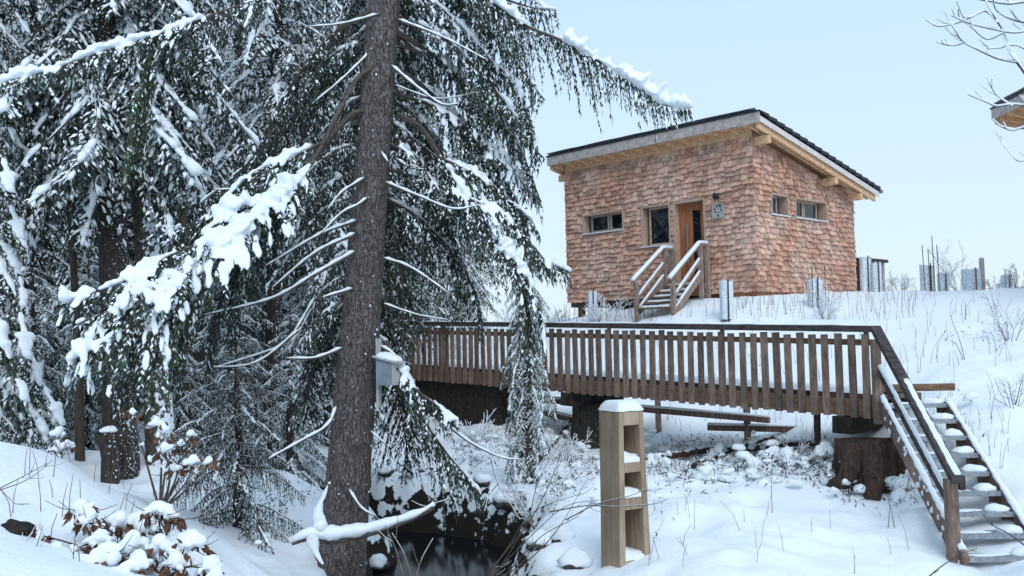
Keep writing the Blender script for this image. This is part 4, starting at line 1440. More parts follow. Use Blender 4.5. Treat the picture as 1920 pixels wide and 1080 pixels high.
# left edge spruce, heavy with snow
HV = fol_mesh('crown', crown(21, .3, 7.5, 1.6, HEAVY, 1.8, 5, .46, pitch0=-.5, pitch1=-.15, top=10.5, lowscale=.95))
p = at_px(-70, 11.5)
tree('spruce_tree', 'spruce at the left edge with drooping boughs thick with snow', p, HV, 9.5, .16, 1.0, .6)
HV2 = fol_mesh('crown', crown(22, .2, 4.6, 1.3, COARSE, 1.9, 5, .36, pitch0=-.4, pitch1=.1, top=5.0))
tree('spruce_tree', 'smaller snow laden spruce between the left edge and the thin brown stem', at_px(60, 16.0), HV2, 4.9, .08, 1.0, .3)
tree('spruce_tree', 'half grown snowy spruce right of the snow plastered trunk', at_px(430, 15.5), HV2, 4.9, .08, 1.05, 2.1)
for px, d, sc_, rz_, lab in ((335, 14.2, .72, 1.0, 'low frosted spruce behind the beech sapling with snow hats'), (545, 14.5, .8, 3.0, 'frosted young spruce just left of the big spruce trunk'), (615, 17.5, 1.0, 4.4, 'half grown frosted spruce showing left of the big trunk behind its dead branches'), (165, 17.5, 1.0, 5.2, 'frosted spruce behind the thin brown stem and the dark speckled trunk')):
    tree('spruce_tree', lab, at_px(px, d), HV2, 4.9, .08, sc_, rz_)
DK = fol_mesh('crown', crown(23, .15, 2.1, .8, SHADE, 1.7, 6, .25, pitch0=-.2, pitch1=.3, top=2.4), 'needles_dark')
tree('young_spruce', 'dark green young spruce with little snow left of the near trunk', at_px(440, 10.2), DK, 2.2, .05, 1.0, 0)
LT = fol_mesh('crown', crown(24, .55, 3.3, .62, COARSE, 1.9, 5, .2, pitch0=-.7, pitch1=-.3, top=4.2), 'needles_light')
yp = P(985, 905, 14.6)
tree('young_spruce', 'slender drooping young spruce in front of the footbridge', (yp[0], yp[1], gz(yp[0], yp[1]) - .05), LT, 3.6, .09, 1.0, 0, None, 'bark_brown', (0, math.radians(2)))

# ------------------------------------------------------------------ the near spruce
T0, T1 = P(640, 1080, 9.5), P(720, 0, 9.5)
tv = (T1 - T0) / (T1[2] - T0[2])
zb = gz(T0[0], T0[1]) - .4
foot = T0 + tv * (zb - T0[2])
near = thing('spruce_tree', 'big spruce with a thick bare grey trunk rising in front of the wood', 'tree', (foot[0], foot[1], zb))
def ax(z):
    return T0 + tv * (z - T0[2])
def tr(z):
    f = min(max((3.4 - z) / 5.7, 0), 1.15)
    return .163 + .02 * f + .055 * f * f if z < 3.4 else max(.03, .163 - (z - 3.4) * .021)
m = MB()
zs = np.concatenate([np.arange(zb, 3.6, .12), np.arange(3.6, 10.5, .4)])
n = 30
V = []
for i, z in enumerate(zs):
    a = np.arange(n) / n * 6.2832
    flare = .06 * max(0, (zb + 1.1 - z)) ** 2
    rr = (tr(z) + flare) * (1 + .025 * np.sin(a * 3 + z * .7) + .02 * np.sin(a * 7 + z * 2.1)) + NR.uniform(-.004, .004, n)
    c = ax(z)
    V.append(np.stack([c[0] + np.cos(a) * rr, c[1] + np.sin(a) * rr, np.full(n, z)], -1))
m.add(np.concatenate(V), [(i * n + j, i * n + (j + 1) % n, (i + 1) * n + (j + 1) % n, (i + 1) * n + j) for i in range(len(zs) - 1) for j in range(n)] + [tuple((len(zs) - 1) * n + j for j in range(n))], True)
m.build('trunk', 'bark_spruce', near)

def add_bough(name, pts, seed, parent, needle='needles', lev=1, **k):
    g = np.random.default_rng(seed)
    f = Fol()
    f.bough(PP(pts) if len(pts[0]) == 3 and not isinstance(pts[0], np.ndarray) else pts, g, **k)
    V, Fc, MI = fol_arrays(f, lev, seed, 4, (.013, .45, 2))
    o = link_mesh(name, fol_mesh(name, (V - ORIG[parent.name], Fc, MI), needle), parent)
    return o
# high crown around the trunk, leaving the side to the viewer open
def open_front(az, z):
    d = math.degrees(az)
    return d < 205 or d > 335
cr = []
g = np.random.default_rng(77)
z = .2
a = 0.
while z < 9.2:
    n = 5
    for k in range(n):
        az = a + 6.2832 * k / n + g.uniform(-.35, .35)
        az %= 6.2832
        dg = math.degrees(az)
        if 195 < dg < 345: continue
        if z < 1.3 and (dg < 60 or dg > 330): continue
        L = (1.75 if z > 1 else 1.35) * (.68 if 120 < dg else 1) * g.uniform(.8, 1.15) * (1 if z < 5 else 1 - (z - 5) * .11)
        pr = FINE if (g.random() < .5 or dg < 40 or dg > 330) else SHADE
        c = ax(z)
        rt = tr(z) * .8
        cr.append(placed(pr[g.integers(len(pr))], az, -.42 + g.uniform(-.15, .15) + (.25 if z > 6 else 0), L / 1.7, c + np.array([math.cos(az) * rt, math.sin(az) * rt, 0]) - ORIG[near.name], g.uniform(-.2, .2)))
    a += 2.1
    z += .26
link_mesh('crown', fol_mesh('crown', join_arrays(cr)), near)
m = MB()
for k in range(48):                                             # specks of snow caught in the bark
    z = rnd.uniform(-2.2, 3.4)
    a = rnd.uniform(math.pi * 1.05, math.pi * 1.95)
    c = ax(z)
    r_ = tr(z) + .002
    q = rnd.uniform(.003, .009)
    m.blob(c + np.array([math.cos(a) * r_, math.sin(a) * r_, 0]), (q, q, q * rnd.uniform(.8, 1.8)), k, .2, 1, None, 0, 1)
sp = m.build('snow_specks', 'snow', near)
sp['kind'] = 'stuff'
# boughs one can follow singly
add_bough('bough', [(700, 208, 9.42), (660, 215, 9.3), (610, 268, 9.1), (570, 318, 8.9), (520, 370, 8.6), (440, 440, 8.25), (350, 505, 7.95), (250, 560, 7.7), (140, 612, 7.5)], 301, near, twig=.6, hang=.45, snow=1.0, bare=.36, spacing=.05, pad=2.5, ridge=1.5, r0=.035)
add_bough('bough', [(705, 122, 9.4), (668, 150, 9.25), (640, 200, 9.1), (600, 280, 8.95), (560, 340, 8.8), (500, 400, 8.7), (400, 480, 8.5), (300, 545, 8.3)], 302, near, twig=.5, hang=.6, snow=1.0, bare=.45, spacing=.06, pad=2.2, ridge=1.5, r0=.03)
add_bough('bough', [(250, 560, 7.7), (200, 600, 7.6), (160, 650, 7.5), (150, 700, 7.45)], 303, near, twig=.45, hang=.8, snow=1., bare=.0, spacing=.05, pad=2.0, ridge=1.3, r0=.012)
add_bough('bough', [(400, 480, 8.4), (360, 560, 8.35), (330, 640, 8.3), (320, 720, 8.3)], 304, near, 'needles', twig=.36, hang=.9, snow=.55, bare=0., spacing=.06, pad=1.0, r0=.012)
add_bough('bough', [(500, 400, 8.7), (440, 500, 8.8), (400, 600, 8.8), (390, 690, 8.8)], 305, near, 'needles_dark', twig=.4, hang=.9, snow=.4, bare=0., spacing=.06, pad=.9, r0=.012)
add_bough('bough', [(735, -160, 9.4), (830, -90, 9.3), (900, -20, 9.2), (980, 45, 9.1), (1050, 75, 9.0), (1130, 120, 8.9), (1200, 165, 8.8), (1245, 197, 8.75), (1298, 205, 8.7)], 306, near, shoot=(.06, .015), dens=.04, twig=.38, hang=1.5, snow=.9, bare=.2, spacing=.045, pad=1.6, ridge=2.3, r0=.03)
add_bough('bough', [(735, -60, 9.5), (830, -40, 9.7), (920, -10, 9.8), (1000, 15, 9.8), (1045, 20, 9.8)], 307, near, twig=.45, hang=1.2, snow=.8, bare=.15, spacing=.06, pad=1.2, r0=.03)
add_bough('bough', [(745, 215, 9.42), (790, 240, 9.4), (835, 310, 9.35), (880, 375, 9.3), (930, 440, 9.2), (980, 510, 9.1), (1010, 580, 9.1), (1020, 640, 9.1)], 308, near, twig=.42, hang=.7, snow=1.0, bare=.22, spacing=.05, pad=2.0, ridge=1.7, r0=.03)
add_bough('bough', [(730, 345, 9.5), (800, 372, 9.8), (900, 420, 10.0), (1000, 480, 10.0), (1070, 512, 9.9)], 309, near, twig=.38, hang=.9, snow=1., bare=.2, spacing=.055, pad=1.7, ridge=1.3, r0=.026)
add_bough('bough', [(745, 60, 9.5), (820, 110, 9.7), (900, 190, 9.8), (970, 270, 9.8), (1015, 380, 9.8)], 310, near, twig=.48, hang=.9, snow=.95, bare=.15, spacing=.055, pad=1.8, r0=.03)
add_bough('bough', [(745, 130, 9.5), (830, 190, 9.9), (910, 290, 10.0), (970, 380, 10.0), (1000, 470, 10.0)], 311, near, twig=.48, hang=.9, snow=.95, bare=.15, spacing=.055, pad=1.8, r0=.03)
add_bough('bough', [(960, 480, 9.2), (985, 560, 9.15), (990, 640, 9.15), (995, 700, 9.15)], 312, near, 'needles', twig=.26, hang=1.0, snow=.7, bare=0, spacing=.05, pad=1.0, r0=.01)
add_bough('bough', [(722, 640, 9.42), (745, 678, 9.35), (775, 725, 9.25), (815, 758, 9.15), (858, 792, 9.1)], 313, near, 'needles', twig=.38, hang=.55, snow=1., bare=.3, spacing=.045, pad=2.0, ridge=1.2, r0=.026)
add_bough('bough', [(750, 690, 9.35), (780, 760, 9.4), (830, 840, 9.4), (880, 900, 9.4), (905, 935, 9.4)], 314, near, 'needles', twig=.42, hang=.9, snow=.55, bare=.1, spacing=.045, pad=1.1, r0=.016)
add_bough('bough', [(725, 660, 9.5), (745, 740, 9.7), (760, 820, 9.8), (765, 880, 9.8)], 315, near, 'needles_dark', twig=.45, hang=.8, snow=.15, bare=.1, spacing=.045, pad=.8, r0=.016)
add_bough('bough', [(700, -40, 9.4), (600, -25, 9.2), (470, 5, 9.0), (330, 55, 8.8), (200, 95, 8.7), (100, 130, 8.6), (5, 155, 8.5)], 316, near, 'needles', twig=.42, hang=.9, snow=.95, bare=.3, spacing=.05, pad=1.7, ridge=1.2, r0=.03)
add_bough('bough', [(290, 70, 8.8), (270, 150, 8.8), (250, 240, 8.8), (240, 310, 8.8)], 317, near, 'needles_light', twig=.42, hang=1.0, snow=.45, bare=.0, spacing=.055, pad=1.0, r0=.014)
add_bough('bough', [(700, 20, 9.4), (630, 60, 9.4), (560, 140, 9.4), (500, 240, 9.4), (470, 330, 9.4)], 318, near, 'needles_dark', twig=.5, hang=1.1, snow=.5, bare=.1, spacing=.055, pad=1.0, r0=.03)
add_bough('bough', [(700, 80, 9.6), (620, 130, 9.9), (540, 230, 10.1), (440, 330, 10.2), (380, 380, 10.2)], 319, near, 'needles', twig=.5, hang=1.0, snow=.6, bare=.1, spacing=.06, pad=1.1, r0=.03)
add_bough('bough', [(740, 260, 9.6), (790, 330, 9.9), (840, 430, 10.1), (870, 520, 10.2)], 320, near, 'needles_dark', twig=.5, hang=1.0, snow=.7, bare=.1, spacing=.06, pad=1.3, r0=.02)
add_bough('bough', [(735, 420, 9.6), (750, 480, 9.8), (755, 560, 9.9), (758, 650, 9.9)], 321, near, 'needles', twig=.32, hang=.9, snow=.7, bare=.1, spacing=.06, pad=1.2, r0=.02)
add_bough('bough', [(670, 520, 9.6), (620, 600, 10.0), (590, 700, 10.2), (580, 780, 10.3)], 322, near, 'needles_dark', twig=.5, hang=.9, snow=.35, bare=.1, spacing=.06, pad=1.0, r0=.02)

add_bough('bough', [(520, 370, 8.6), (430, 400, 8.5), (350, 470, 8.3), (260, 520, 8.2), (200, 545, 8.1)], 330, near, twig=.45, hang=.6, snow=1.0, bare=.1, spacing=.055, pad=2.2, ridge=1.5, r0=.014)
add_bough('bough', [(300, 545, 7.9), (260, 620, 7.9), (230, 700, 7.9), (215, 760, 7.9)], 331, near, 'needles', twig=.4, hang=.8, snow=.85, bare=0., spacing=.05, pad=1.6, r0=.012)
add_bough('bough', [(560, 340, 8.8), (480, 470, 8.9), (440, 560, 9.0), (430, 640, 9.0)], 332, near, 'needles', twig=.4, hang=.8, snow=.6, bare=0., spacing=.055, pad=1.3, r0=.012)
add_bough('bough', [(440, 440, 8.25), (340, 470, 8.0), (230, 530, 7.8), (120, 570, 7.7)], 340, near, twig=.5, hang=.5, snow=1.0, bare=.1, spacing=.05, pad=2.3, ridge=1.5, r0=.014)
add_bough('bough', [(350, 505, 7.95), (280, 590, 7.7), (200, 640, 7.5), (130, 680, 7.4)], 341, near, twig=.5, hang=.6, snow=1.0, bare=.05, spacing=.05, pad=2.3, ridge=1.5, r0=.012)
add_bough('bough', [(430, 450, 8.2), (370, 540, 8.1), (320, 600, 8.0), (290, 680, 7.9), (280, 750, 7.9)], 342, near, 'needles_light', twig=.42, hang=.7, snow=.8, bare=.05, spacing=.05, pad=1.7, r0=.012)
add_bough('bough', [(640, 250, 9.2), (560, 290, 9.1), (470, 330, 9.0), (400, 400, 8.9), (330, 430, 8.9)], 343, near, 'needles', twig=.45, hang=.7, snow=.9, bare=.2, spacing=.055, pad=1.7, r0=.018)
add_bough('bough', [(880, 375, 9.3), (940, 400, 9.3), (990, 450, 9.3), (1030, 500, 9.3)], 344, near, 'needles', twig=.38, hang=.7, snow=1.0, bare=.05, spacing=.05, pad=2.0, r0=.012)
add_bough('bough', [(830, 300, 9.4), (900, 330, 9.5), (970, 390, 9.5), (1010, 430, 9.5)], 345, near, 'needles', twig=.4, hang=.8, snow=1.0, bare=.05, spacing=.05, pad=1.9, r0=.012)
add_bough('bough', [(900, 100, 9.6), (960, 150, 9.6), (990, 210, 9.6), (1005, 270, 9.6)], 346, near, 'needles', twig=.4, hang=.9, snow=1.0, bare=.0, spacing=.05, pad=1.9, r0=.012)
# dead branches with a strip of snow
def snowy_branch(name, pts, r0, r1, parent, sn=1.0, mat='twig', world=False):
    c = catmull(pts if world else PP(pts), .05)
    m = MB()
    rr = np.linspace(r0, r1, len(c))
    m.tube(c, rr, 6, True, True, 1, 0, .08)
    o = m.build(name, mat, parent)
    if sn > 0:
        m = MB()
        hw = np.array([r * .75 + .0045 for r in rr]) * sn * (1 + .25 * np.sin(np.arange(len(c)) * 1.7))
        hw[0] *= .4; hw[-1] *= .4
        m.tube(c + np.outer(rr * .75 + hw * .5, Z), hw, 7, True, True, .95, 0, .12)
        m.build('snow_strip', 'snow', o)
    return o
DEAD = [
    ([(668, 415, 9.35), (600, 440, 9.1), (500, 498, 8.8)], .016, .006), ([(665, 440, 9.3), (590, 475, 9.05), (510, 540, 8.8)], .017, .006), ([(664, 474, 9.3), (590, 515, 9.0), (510, 560, 8.8), (380, 592, 8.5)], .02, .006),
    ([(660, 543, 9.25), (604, 558, 9.0)], .016, .006), ([(640, 655, 9.3), (590, 672, 9.1), (538, 672, 8.9)], .017, .006), ([(630, 765, 9.3), (612, 800, 9.1), (560, 830, 8.9), (503, 861, 8.7)], .016, .006),
    ([(688, 372, 9.3), (670, 385, 9.2), (640, 400, 9.1), (600, 440, 9.0)], .012, .005), ([(682, 335, 9.3), (640, 362, 9.2), (615, 392, 9.1)], .014, .005), ([(708, 28, 9.3), (640, 45, 9.1), (578, 50, 8.9)], .012, .004), ([(695, 98, 9.4), (640, 150, 9.3), (585, 195, 9.2)], .012, .004),
    ([(724, 343, 9.3), (790, 370, 9.1), (850, 392, 9.0), (897, 385, 9.0)], .013, .004), ([(720, 485, 9.3), (770, 502, 9.2), (842, 550, 9.1)], .012, .004), ([(748, 38, 9.4), (830, 70, 9.2), (912, 112, 9.1)], .013, .004), ([(735, 125, 9.35), (790, 170, 9.2), (830, 196, 9.1), (862, 194, 9.1)], .015, .004),
    ([(745, 300, 9.4), (770, 315, 9.4), (795, 318, 9.4)], .013, .006), ([(696, 810, 9.25), (722, 832, 9.1)], .009, .004), ([(655, 920, 9.2), (678, 953, 9.1), (702, 967, 9.0)], .012, .005),
    ([(835, 795, 9.12), (885, 832, 9.05), (940, 858, 9.0), (980, 862, 9.0)], .012, .004), ([(735, 55, 9.6), (790, 110, 9.9), (830, 200, 10.0), (880, 290, 10.1)], .016, .005), ([(712, 650, 9.4), (740, 668, 9.35), (768, 715, 9.25)], .016, .012),
    ([(715, 286, 9.3), (728, 306, 9.25)], .012, .012), ([(560, 620, 9.1), (480, 680, 9.0), (390, 690, 8.9)], .013, .004), ([(590, 560, 9.3), (540, 640, 9.2), (500, 660, 9.2), (385, 695, 9.1)], .014, .004), ([(540, 330, 9.6), (480, 352, 9.5), (400, 356, 9.5)], .010, .004),
    ([(720, 570, 9.4), (780, 590, 9.5), (840, 600, 9.6)], .009, .003), ([(740, 160, 9.5), (820, 185, 9.6), (900, 172, 9.6)], .006, .003)]
for pts, r0, r1 in DEAD:
    snowy_branch('dead_branch', pts, r0, r1, near)
# the snow loaded fork in front of the trunk foot
fk = thing('fallen_branch', 'forked branch under a thick roll of snow before the big spruce foot', 'branch', P(600, 1060, 8.5))
def roll(pts, r, name, rb):
    c = catmull(PP(pts), .035)
    rr = np.interp(np.linspace(0, 1, len(c)), np.linspace(0, 1, len(r)), r)
    m = MB(); m.tube(c - np.outer(rr * .95, Z), rb, 7, True, True, 1, 0, .15); o = m.build('branch_stem', 'twig', fk)
    rr = rr * (1 + .12 * np.sin(np.arange(len(c)) * .9) + NR.uniform(-.06, .06, len(c)))
    m = MB(); m.tube(c, rr, 12, True, True, .85, 0, .13); m.blob(c[0], (rr[0],) * 3, 1, .1, 1); m.blob(c[-1], (rr[-1] * 1.0,) * 3, 2, .1, 1); m.build('snow_roll', 'snow', o)
roll([(548, 1012, 8.5), (580, 998, 8.5), (612, 1000, 8.55), (680, 992, 8.6), (740, 976, 8.6), (790, 958, 8.6), (812, 946, 8.6)], [.03, .07, .08, .06, .048, .04, .022], 'a', .024)
roll([(600, 985, 8.52), (597, 955, 8.5), (608, 930, 8.5), (618, 905, 8.5)], [.065, .04, .022, .01], 'b', .016)
roll([(585, 1005, 8.5), (592, 1035, 8.48), (604, 1056, 8.46)], [.055, .032, .015], 'c', .016)
# nest box
nbx = P(727, 735, 9.25)
nb_ = thing('nest_box', 'grey blue nest box with a snowy roof fixed to the big spruce trunk', 'nest box', nbx)
e1, e2 = nrm(np.array([.93, -.36, 0])), nrm(np.array([.36, .93, 0]))
def NB(a, b_, c):
    return P(712, 722, 9.28) + e1 * a + e2 * b_ + Z * c
m = MB(); m.prism([NB(.0, -.07, 0), NB(.17, -.07, 0), NB(.17, -.07, .21), NB(.0, -.07, .26)], e2 * .015); m.build('side_panel', 'box_paint', nb_)
m = MB(); m.prism([NB(.0, .075, 0), NB(.17, .075, 0), NB(.17, .075, .21), NB(.0, .075, .26)], e2 * .015); m.build('side_panel', 'box_paint', nb_)
m = MB(); m.box(NB(.178, .01, .105), e1 * .008, e2 * .08, Z * .105); fr = m.build('front_panel', 'box_pale', nb_)
m = MB(); m.tube([NB(.187, .01, .15), NB(.1875, .01, .15)], .018, 10); m.tube([NB(.183, .01, .15), NB(.19, .01, .15)], .017, 12); m.build('entrance_hole', 'dark_metal', fr)
m = MB(); m.box(NB(.085, .01, .005), e1 * .085, e2 * .067, Z * .006); m.build('floor_panel', 'box_pale', nb_)
m = MB(); m.box(NB(-.016, .01, .12), e1 * .012, e2 * .03, Z * .33); m.build('back_batten', 'box_pale', nb_)
m = MB(); m.prism([NB(-.03, -.09, .268), NB(.23, -.09, .205), NB(.23, -.09, .222), NB(-.03, -.09, .285)], e2 * .2); rf = m.build('roof', 'box_pale', nb_)
m = MB(); m.blob(NB(.1, .01, .255), (.145, .11, .055), 5, .08, .3, NB(.23, 0, .205) - NB(-.03, 0, .268)); m.build('snow_cap', 'snow', rf)

# ------------------------------------------------------------------ things that stand in the snow
def gfast(x, y):
    i = np.clip(np.searchsorted(gx, x) - 1, 0, _nx - 2)
    j = np.clip(np.searchsorted(gy, y) - 1, 0, _ny - 2)
    u, v = (x - gx[i]) / (gx[i + 1] - gx[i]), (y - gy[j]) / (gy[j + 1] - gy[j])
    return (GZ[j, i] * (1 - u) + GZ[j, i + 1] * u) * (1 - v) + (GZ[j + 1, i] * (1 - u) + GZ[j + 1, i + 1] * u) * v
def hit(px, py, d0=3.5, d1=60.):
    """first point of the snow on the sight line through (px, py)"""
    r = ray(px, py)
    r = r / r[1]
    ds = np.geomspace(d0, d1, 260)
    z = gfast(r[0] * ds, ds)
    k = np.argmax(r[2] * ds < z)
    d = ds[k] if (r[2] * ds < z).any() else d1
    return np.array([r[0] * d, d, float(gfast(np.array([r[0] * d]), np.array([d]))[0])])

def grow(base, h, spread, n, seed, kids=4, depth=2, r=.008, droop=.0, up=1.0, twist=.25):
    g = np.random.default_rng(seed)
    out = []
    def stem(p, d, L, r_, lev):
        k = max(3, int(L / .09))
        pts = [p]
        dd = np.array(d)
        for i in range(k):
            dd = nrm(dd + g.normal(0, twist * .35, 3) + Z * (.05 * up - droop * (i / k)))
            pts.append(pts[-1] + dd * L / k)
        out.append((np.array(pts), r_, r_ * .35))
        if lev < depth:
            for _ in range(kids if lev == 0 else max(2, kids - 1)):
                q = g.uniform(.25, .95)
                i = int(q * k)
                t = nrm(pts[min(i + 1, k)] - pts[max(i - 1, 0)])
                s_ = nrm(np.cross(t, g.normal(0, 1, 3)))
                stem(pts[i], nrm(t * .8 + s_ * .75), L * g.uniform(.28, .5) * (1.15 - q * .5), r_ * .55, lev + 1)
    for i in range(n):
        a = g.uniform(0, 6.283)
        d = nrm(np.array([math.cos(a) * spread, math.sin(a) * spread, 1.0]))
        stem(np.asarray(base) + np.array([math.cos(a), math.sin(a), 0]) * .04 * h + Z * -.05, d, h * g.uniform(.6, 1.0), r * g.uniform(.7, 1.1), 0)
    return out
def snow_over(tw, k=1.0, base=.004):
    out = []
    for pts, r0, r1 in tw:
        t = np.gradient(pts, axis=0)
        t /= np.maximum(np.linalg.norm(t, axis=1, keepdims=True), 1e-9)
        if np.abs(t[:, 2]).mean() > .93:
            continue
        a, b = (r0 * .8 + base) * k, (r1 * .8 + base) * k
        out.append((pts + Z * (r0 * .6 + a * .5), a, b))
    return out
def part_arr(name, V, Fc, mat, parent, smooth=True, kind=None):
    o = link_mesh(name, big_mesh(name, V - ORIG[parent.name], Fc, None, [mat], smooth), parent)
    if kind:
        o['kind'] = kind
    return o
def bare_shrub(label, base, h, spread, n, seed, snow=1.0, mat='twig', name='bare_shrub', cat='shrub', group=None, **k):
    t = thing(name, label, cat, base, group)
    tw = grow(base, h, spread, n, seed, **k)
    V, Fc = mesh_twigs(tw, 4)
    part_arr('stems', V, Fc, mat, t)
    if snow > 0:
        s_ = snow_over(tw, snow)
        if s_:
            V, Fc = mesh_twigs(s_, 5)
            part_arr('snow_strips', V, Fc, 'snow', t, True, 'stuff')
    return t
def mesh_leaves(A):
    """A rows: base(3), direction(3), side(3), length, width -> folded leaves"""
    A = np.asarray(A)
    p, d, s_, l, w = A[:, :3], A[:, 3:6], A[:, 6:9], A[:, 9:10], A[:, 10:11]
    nn_ = np.cross(d, s_)
    V = np.stack([p, p + d * l * .45 + s_ * w * .5 + nn_ * w * .18, p + d * l * .5 - nn_ * w * .04, p + d * l * .45 - s_ * w * .5 + nn_ * w * .18, p + d * l + nn_ * l * .12], 1).reshape(-1, 3)
    f = np.array([(0, 1, 2), (0, 2, 3), (1, 4, 2), (2, 4, 3)])
    return V, (f[None] + (np.arange(len(A)) * 5)[:, None, None]).reshape(-1, 3)

# --- beech saplings with brown leaves at the lower left
def beech(label, base, pads, seed, dens=22):
    g = np.random.default_rng(seed)
    t = thing('beech_sapling', label, 'shrub', base)
    stems, leaves, sn = [], [], []
    for (px, py, r, d) in pads:
        c = P(px, py, d)
        rm = r / F * d * .72
        k = c - np.array([0, 0, rm * .9])
        midp = (np.asarray(base) * .45 + k * .55) + g.normal(0, .05, 3) + Z * .05
        stems.append((catmull([base, midp, k, k + nrm(k - midp) * .05], .05), .011, .0025))
        hat = g.uniform(.95, 1.35)
        for q in range(8):
            o = np.array([g.uniform(-1.0, 1.0), g.uniform(-.8, .8), 0]) * rm * (q > 0)
            kk = .85 if q == 0 else g.uniform(.25, .65)
            sn.append((*(c + o - Z * rm * (0 if q == 0 else g.uniform(.1, .6))), *nrm(np.array([g.uniform(-1, 1), g.uniform(-1, 1), g.uniform(-.3, .3)])), rm * kk * g.uniform(.7, 1.35), rm * kk * g.uniform(.5, .9), rm * kk * hat * g.uniform(.6, .95)))
        for q in range(6):
            e_ = c + (np.asarray(base) - c) * g.uniform(.06, .4) + g.normal(0, rm * .6, 3)
            sn.append((*e_, *nrm(g.normal(0, 1, 3)), rm * g.uniform(.3, .75), rm * g.uniform(.2, .4), rm * g.uniform(.2, .4)))
        for q in range(dens):
            a = g.uniform(0, 6.283)
            o = np.array([math.cos(a), math.sin(a), 0])
            p = c + o * rm * g.uniform(.7, 1.2) - Z * rm * g.uniform(.25, 1.3)
            d_ = nrm(o * .5 - Z * g.uniform(.3, 1.2) + g.normal(0, .3, 3))
            leaves.append((*p, *d_, *nrm(np.cross(d_, g.normal(0, 1, 3))), g.uniform(.05, .08), g.uniform(.025, .042)))
        for q in range(3):
            d_ = nrm(g.normal(0, 1, 3) * np.array([1, 1, .5]) - Z * .2)
            stems.append((np.array([k, k + d_ * .12, k + d_ * .2 + Z * .02]), .003, .0015))
    V, Fc = mesh_twigs(stems, 5)
    part_arr('stems', V, Fc, 'twig', t)
    V, Fc = mesh_leaves(leaves)
    lo_ = part_arr('leaves', V, Fc, 'leaf_brown', t, False, 'stuff')
    V, Fc = remeshed(*mesh_pads(np.array(sn), 2, seed, .85), .010, .5, 2)
    # softer lumps than on needles
    part_arr('snow_pillows', V, Fc, 'snow', t, True, 'stuff')
    return t
beech('low beech sapling with brown leaves buried in rounded snow pillows at lower left', P(270, 1110, 5.5), [
    (151, 946, 24, 5.6), (168, 966, 24, 5.55), (226, 972, 27, 5.6), (262, 980, 34, 5.7), (294, 950, 27, 5.5), (324, 964, 16, 5.5), (358, 1006, 32, 5.4), (250, 1014, 32, 5.45), (300, 1016, 30, 5.4), (261, 1044, 28, 5.3),
    (397, 1058, 30, 5.3), (405, 1076, 28, 5.2), (189, 1008, 28, 5.5), (203, 1036, 34, 5.35), (236, 1064, 28, 5.25), (105, 1026, 22, 5.4), (46, 986, 17, 5.4), (155, 1050, 28, 5.3), (330, 1050, 28, 5.3), (75, 1000, 14, 5.4)], 5)
beech('taller beech sapling with pointed snow hats on its tips left of the young spruce', P(300, 960, 6.9), [
    (293, 790, 18, 6.8), (308, 806, 20, 6.8), (308, 838, 15, 6.75), (340, 830, 13, 6.8), (358, 812, 14, 6.85), (362, 862, 18, 6.8), (392, 862, 14, 6.8), (332, 876, 11, 6.8), (248, 770, 12, 6.9)], 6, 8)
beech('small snow hatted sapling at the foot of the left edge spruce', P(112, 900, 7.8), [(111, 808, 18, 7.7), (126, 830, 16, 7.7), (100, 840, 10, 7.7)], 8, 3)

# --- stub, stem, dark lump for a hole and rocks on the left bank
sb = hit(207, 905)
t = thing('tree_stump', 'short broken dark trunk at the foot of the tall trunks', 'tree stump', sb)
m = trunk_mesh([sb - Z * .3, sb + Z * .3, P(200, 812, sb[1])], [.13, .11, .10], 12, 3, .12); m.build('stump_body', 'bark_dark', t)
m = MB(); m.blob(P(203, 808, sb[1]), (.11, .10, .06), 3); m.build('snow_cap', 'snow', t)
m = MB()
e0 = hit(18, 1000)
m.blob(e0 + Z * .0 + np.array([0, .05, 0]), (.085, .06, .05), 4, .3, .5); m.blob(e0 + np.array([.06, .05, .0]), (.05, .05, .04), 6, .3, .5); m.build('hole_lump', 'soil', None, e0)  # dark soil lump added in place of a dark hole in the bank
tag(bpy.data.objects['hole_lump'], 'dark earth clump showing through the snow at the left edge', 'earth clump')
STONES = [(745, 872, .15, 'snow capped stone behind the nest box bough'), (800, 884, .12, 'small snow capped stone on the far creek bank'), (868, 890, .16, 'snow capped stone below the dead branch tip'), (905, 935, .13, 'snow capped stone at the bend of the creek bank'),
          (950, 950, .17, 'round snow capped stone left of the bare brushwood'), (1010, 1032, .15, 'snow capped stone at the near edge of the creek'), (1052, 1015, .19, 'large snow capped stone left of the carved post'), (1078, 1062, .16, 'snow capped stone at the foot of the carved post'), (705, 1062, .15, 'snow capped stone beside the big spruce foot'), (722, 905, .13, 'snow capped stone just right of the big trunk')]
for i, (px, py, s_, lab) in enumerate(STONES):
    b_ = hit(px, py)
    t = thing('stone', lab, 'stone', b_, 'snow capped stones along the creek')
    m = MB(); m.blob(b_ - Z * s_ * .08, (s_, s_ * .85, s_ * .5), i + 50, .25, .9, (1, rnd.uniform(-1, 1), 0)); m.build('rock', 'stone_dark', t)
    m = MB(); m.blob(b_ + Z * s_ * .3, (s_ * 1.12, s_ * .98, s_ * rnd.uniform(.6, .8)), i + 70, .22, .62, (1, rnd.uniform(-1, 1), 0)); m.build('snow_cap', 'snow', t)

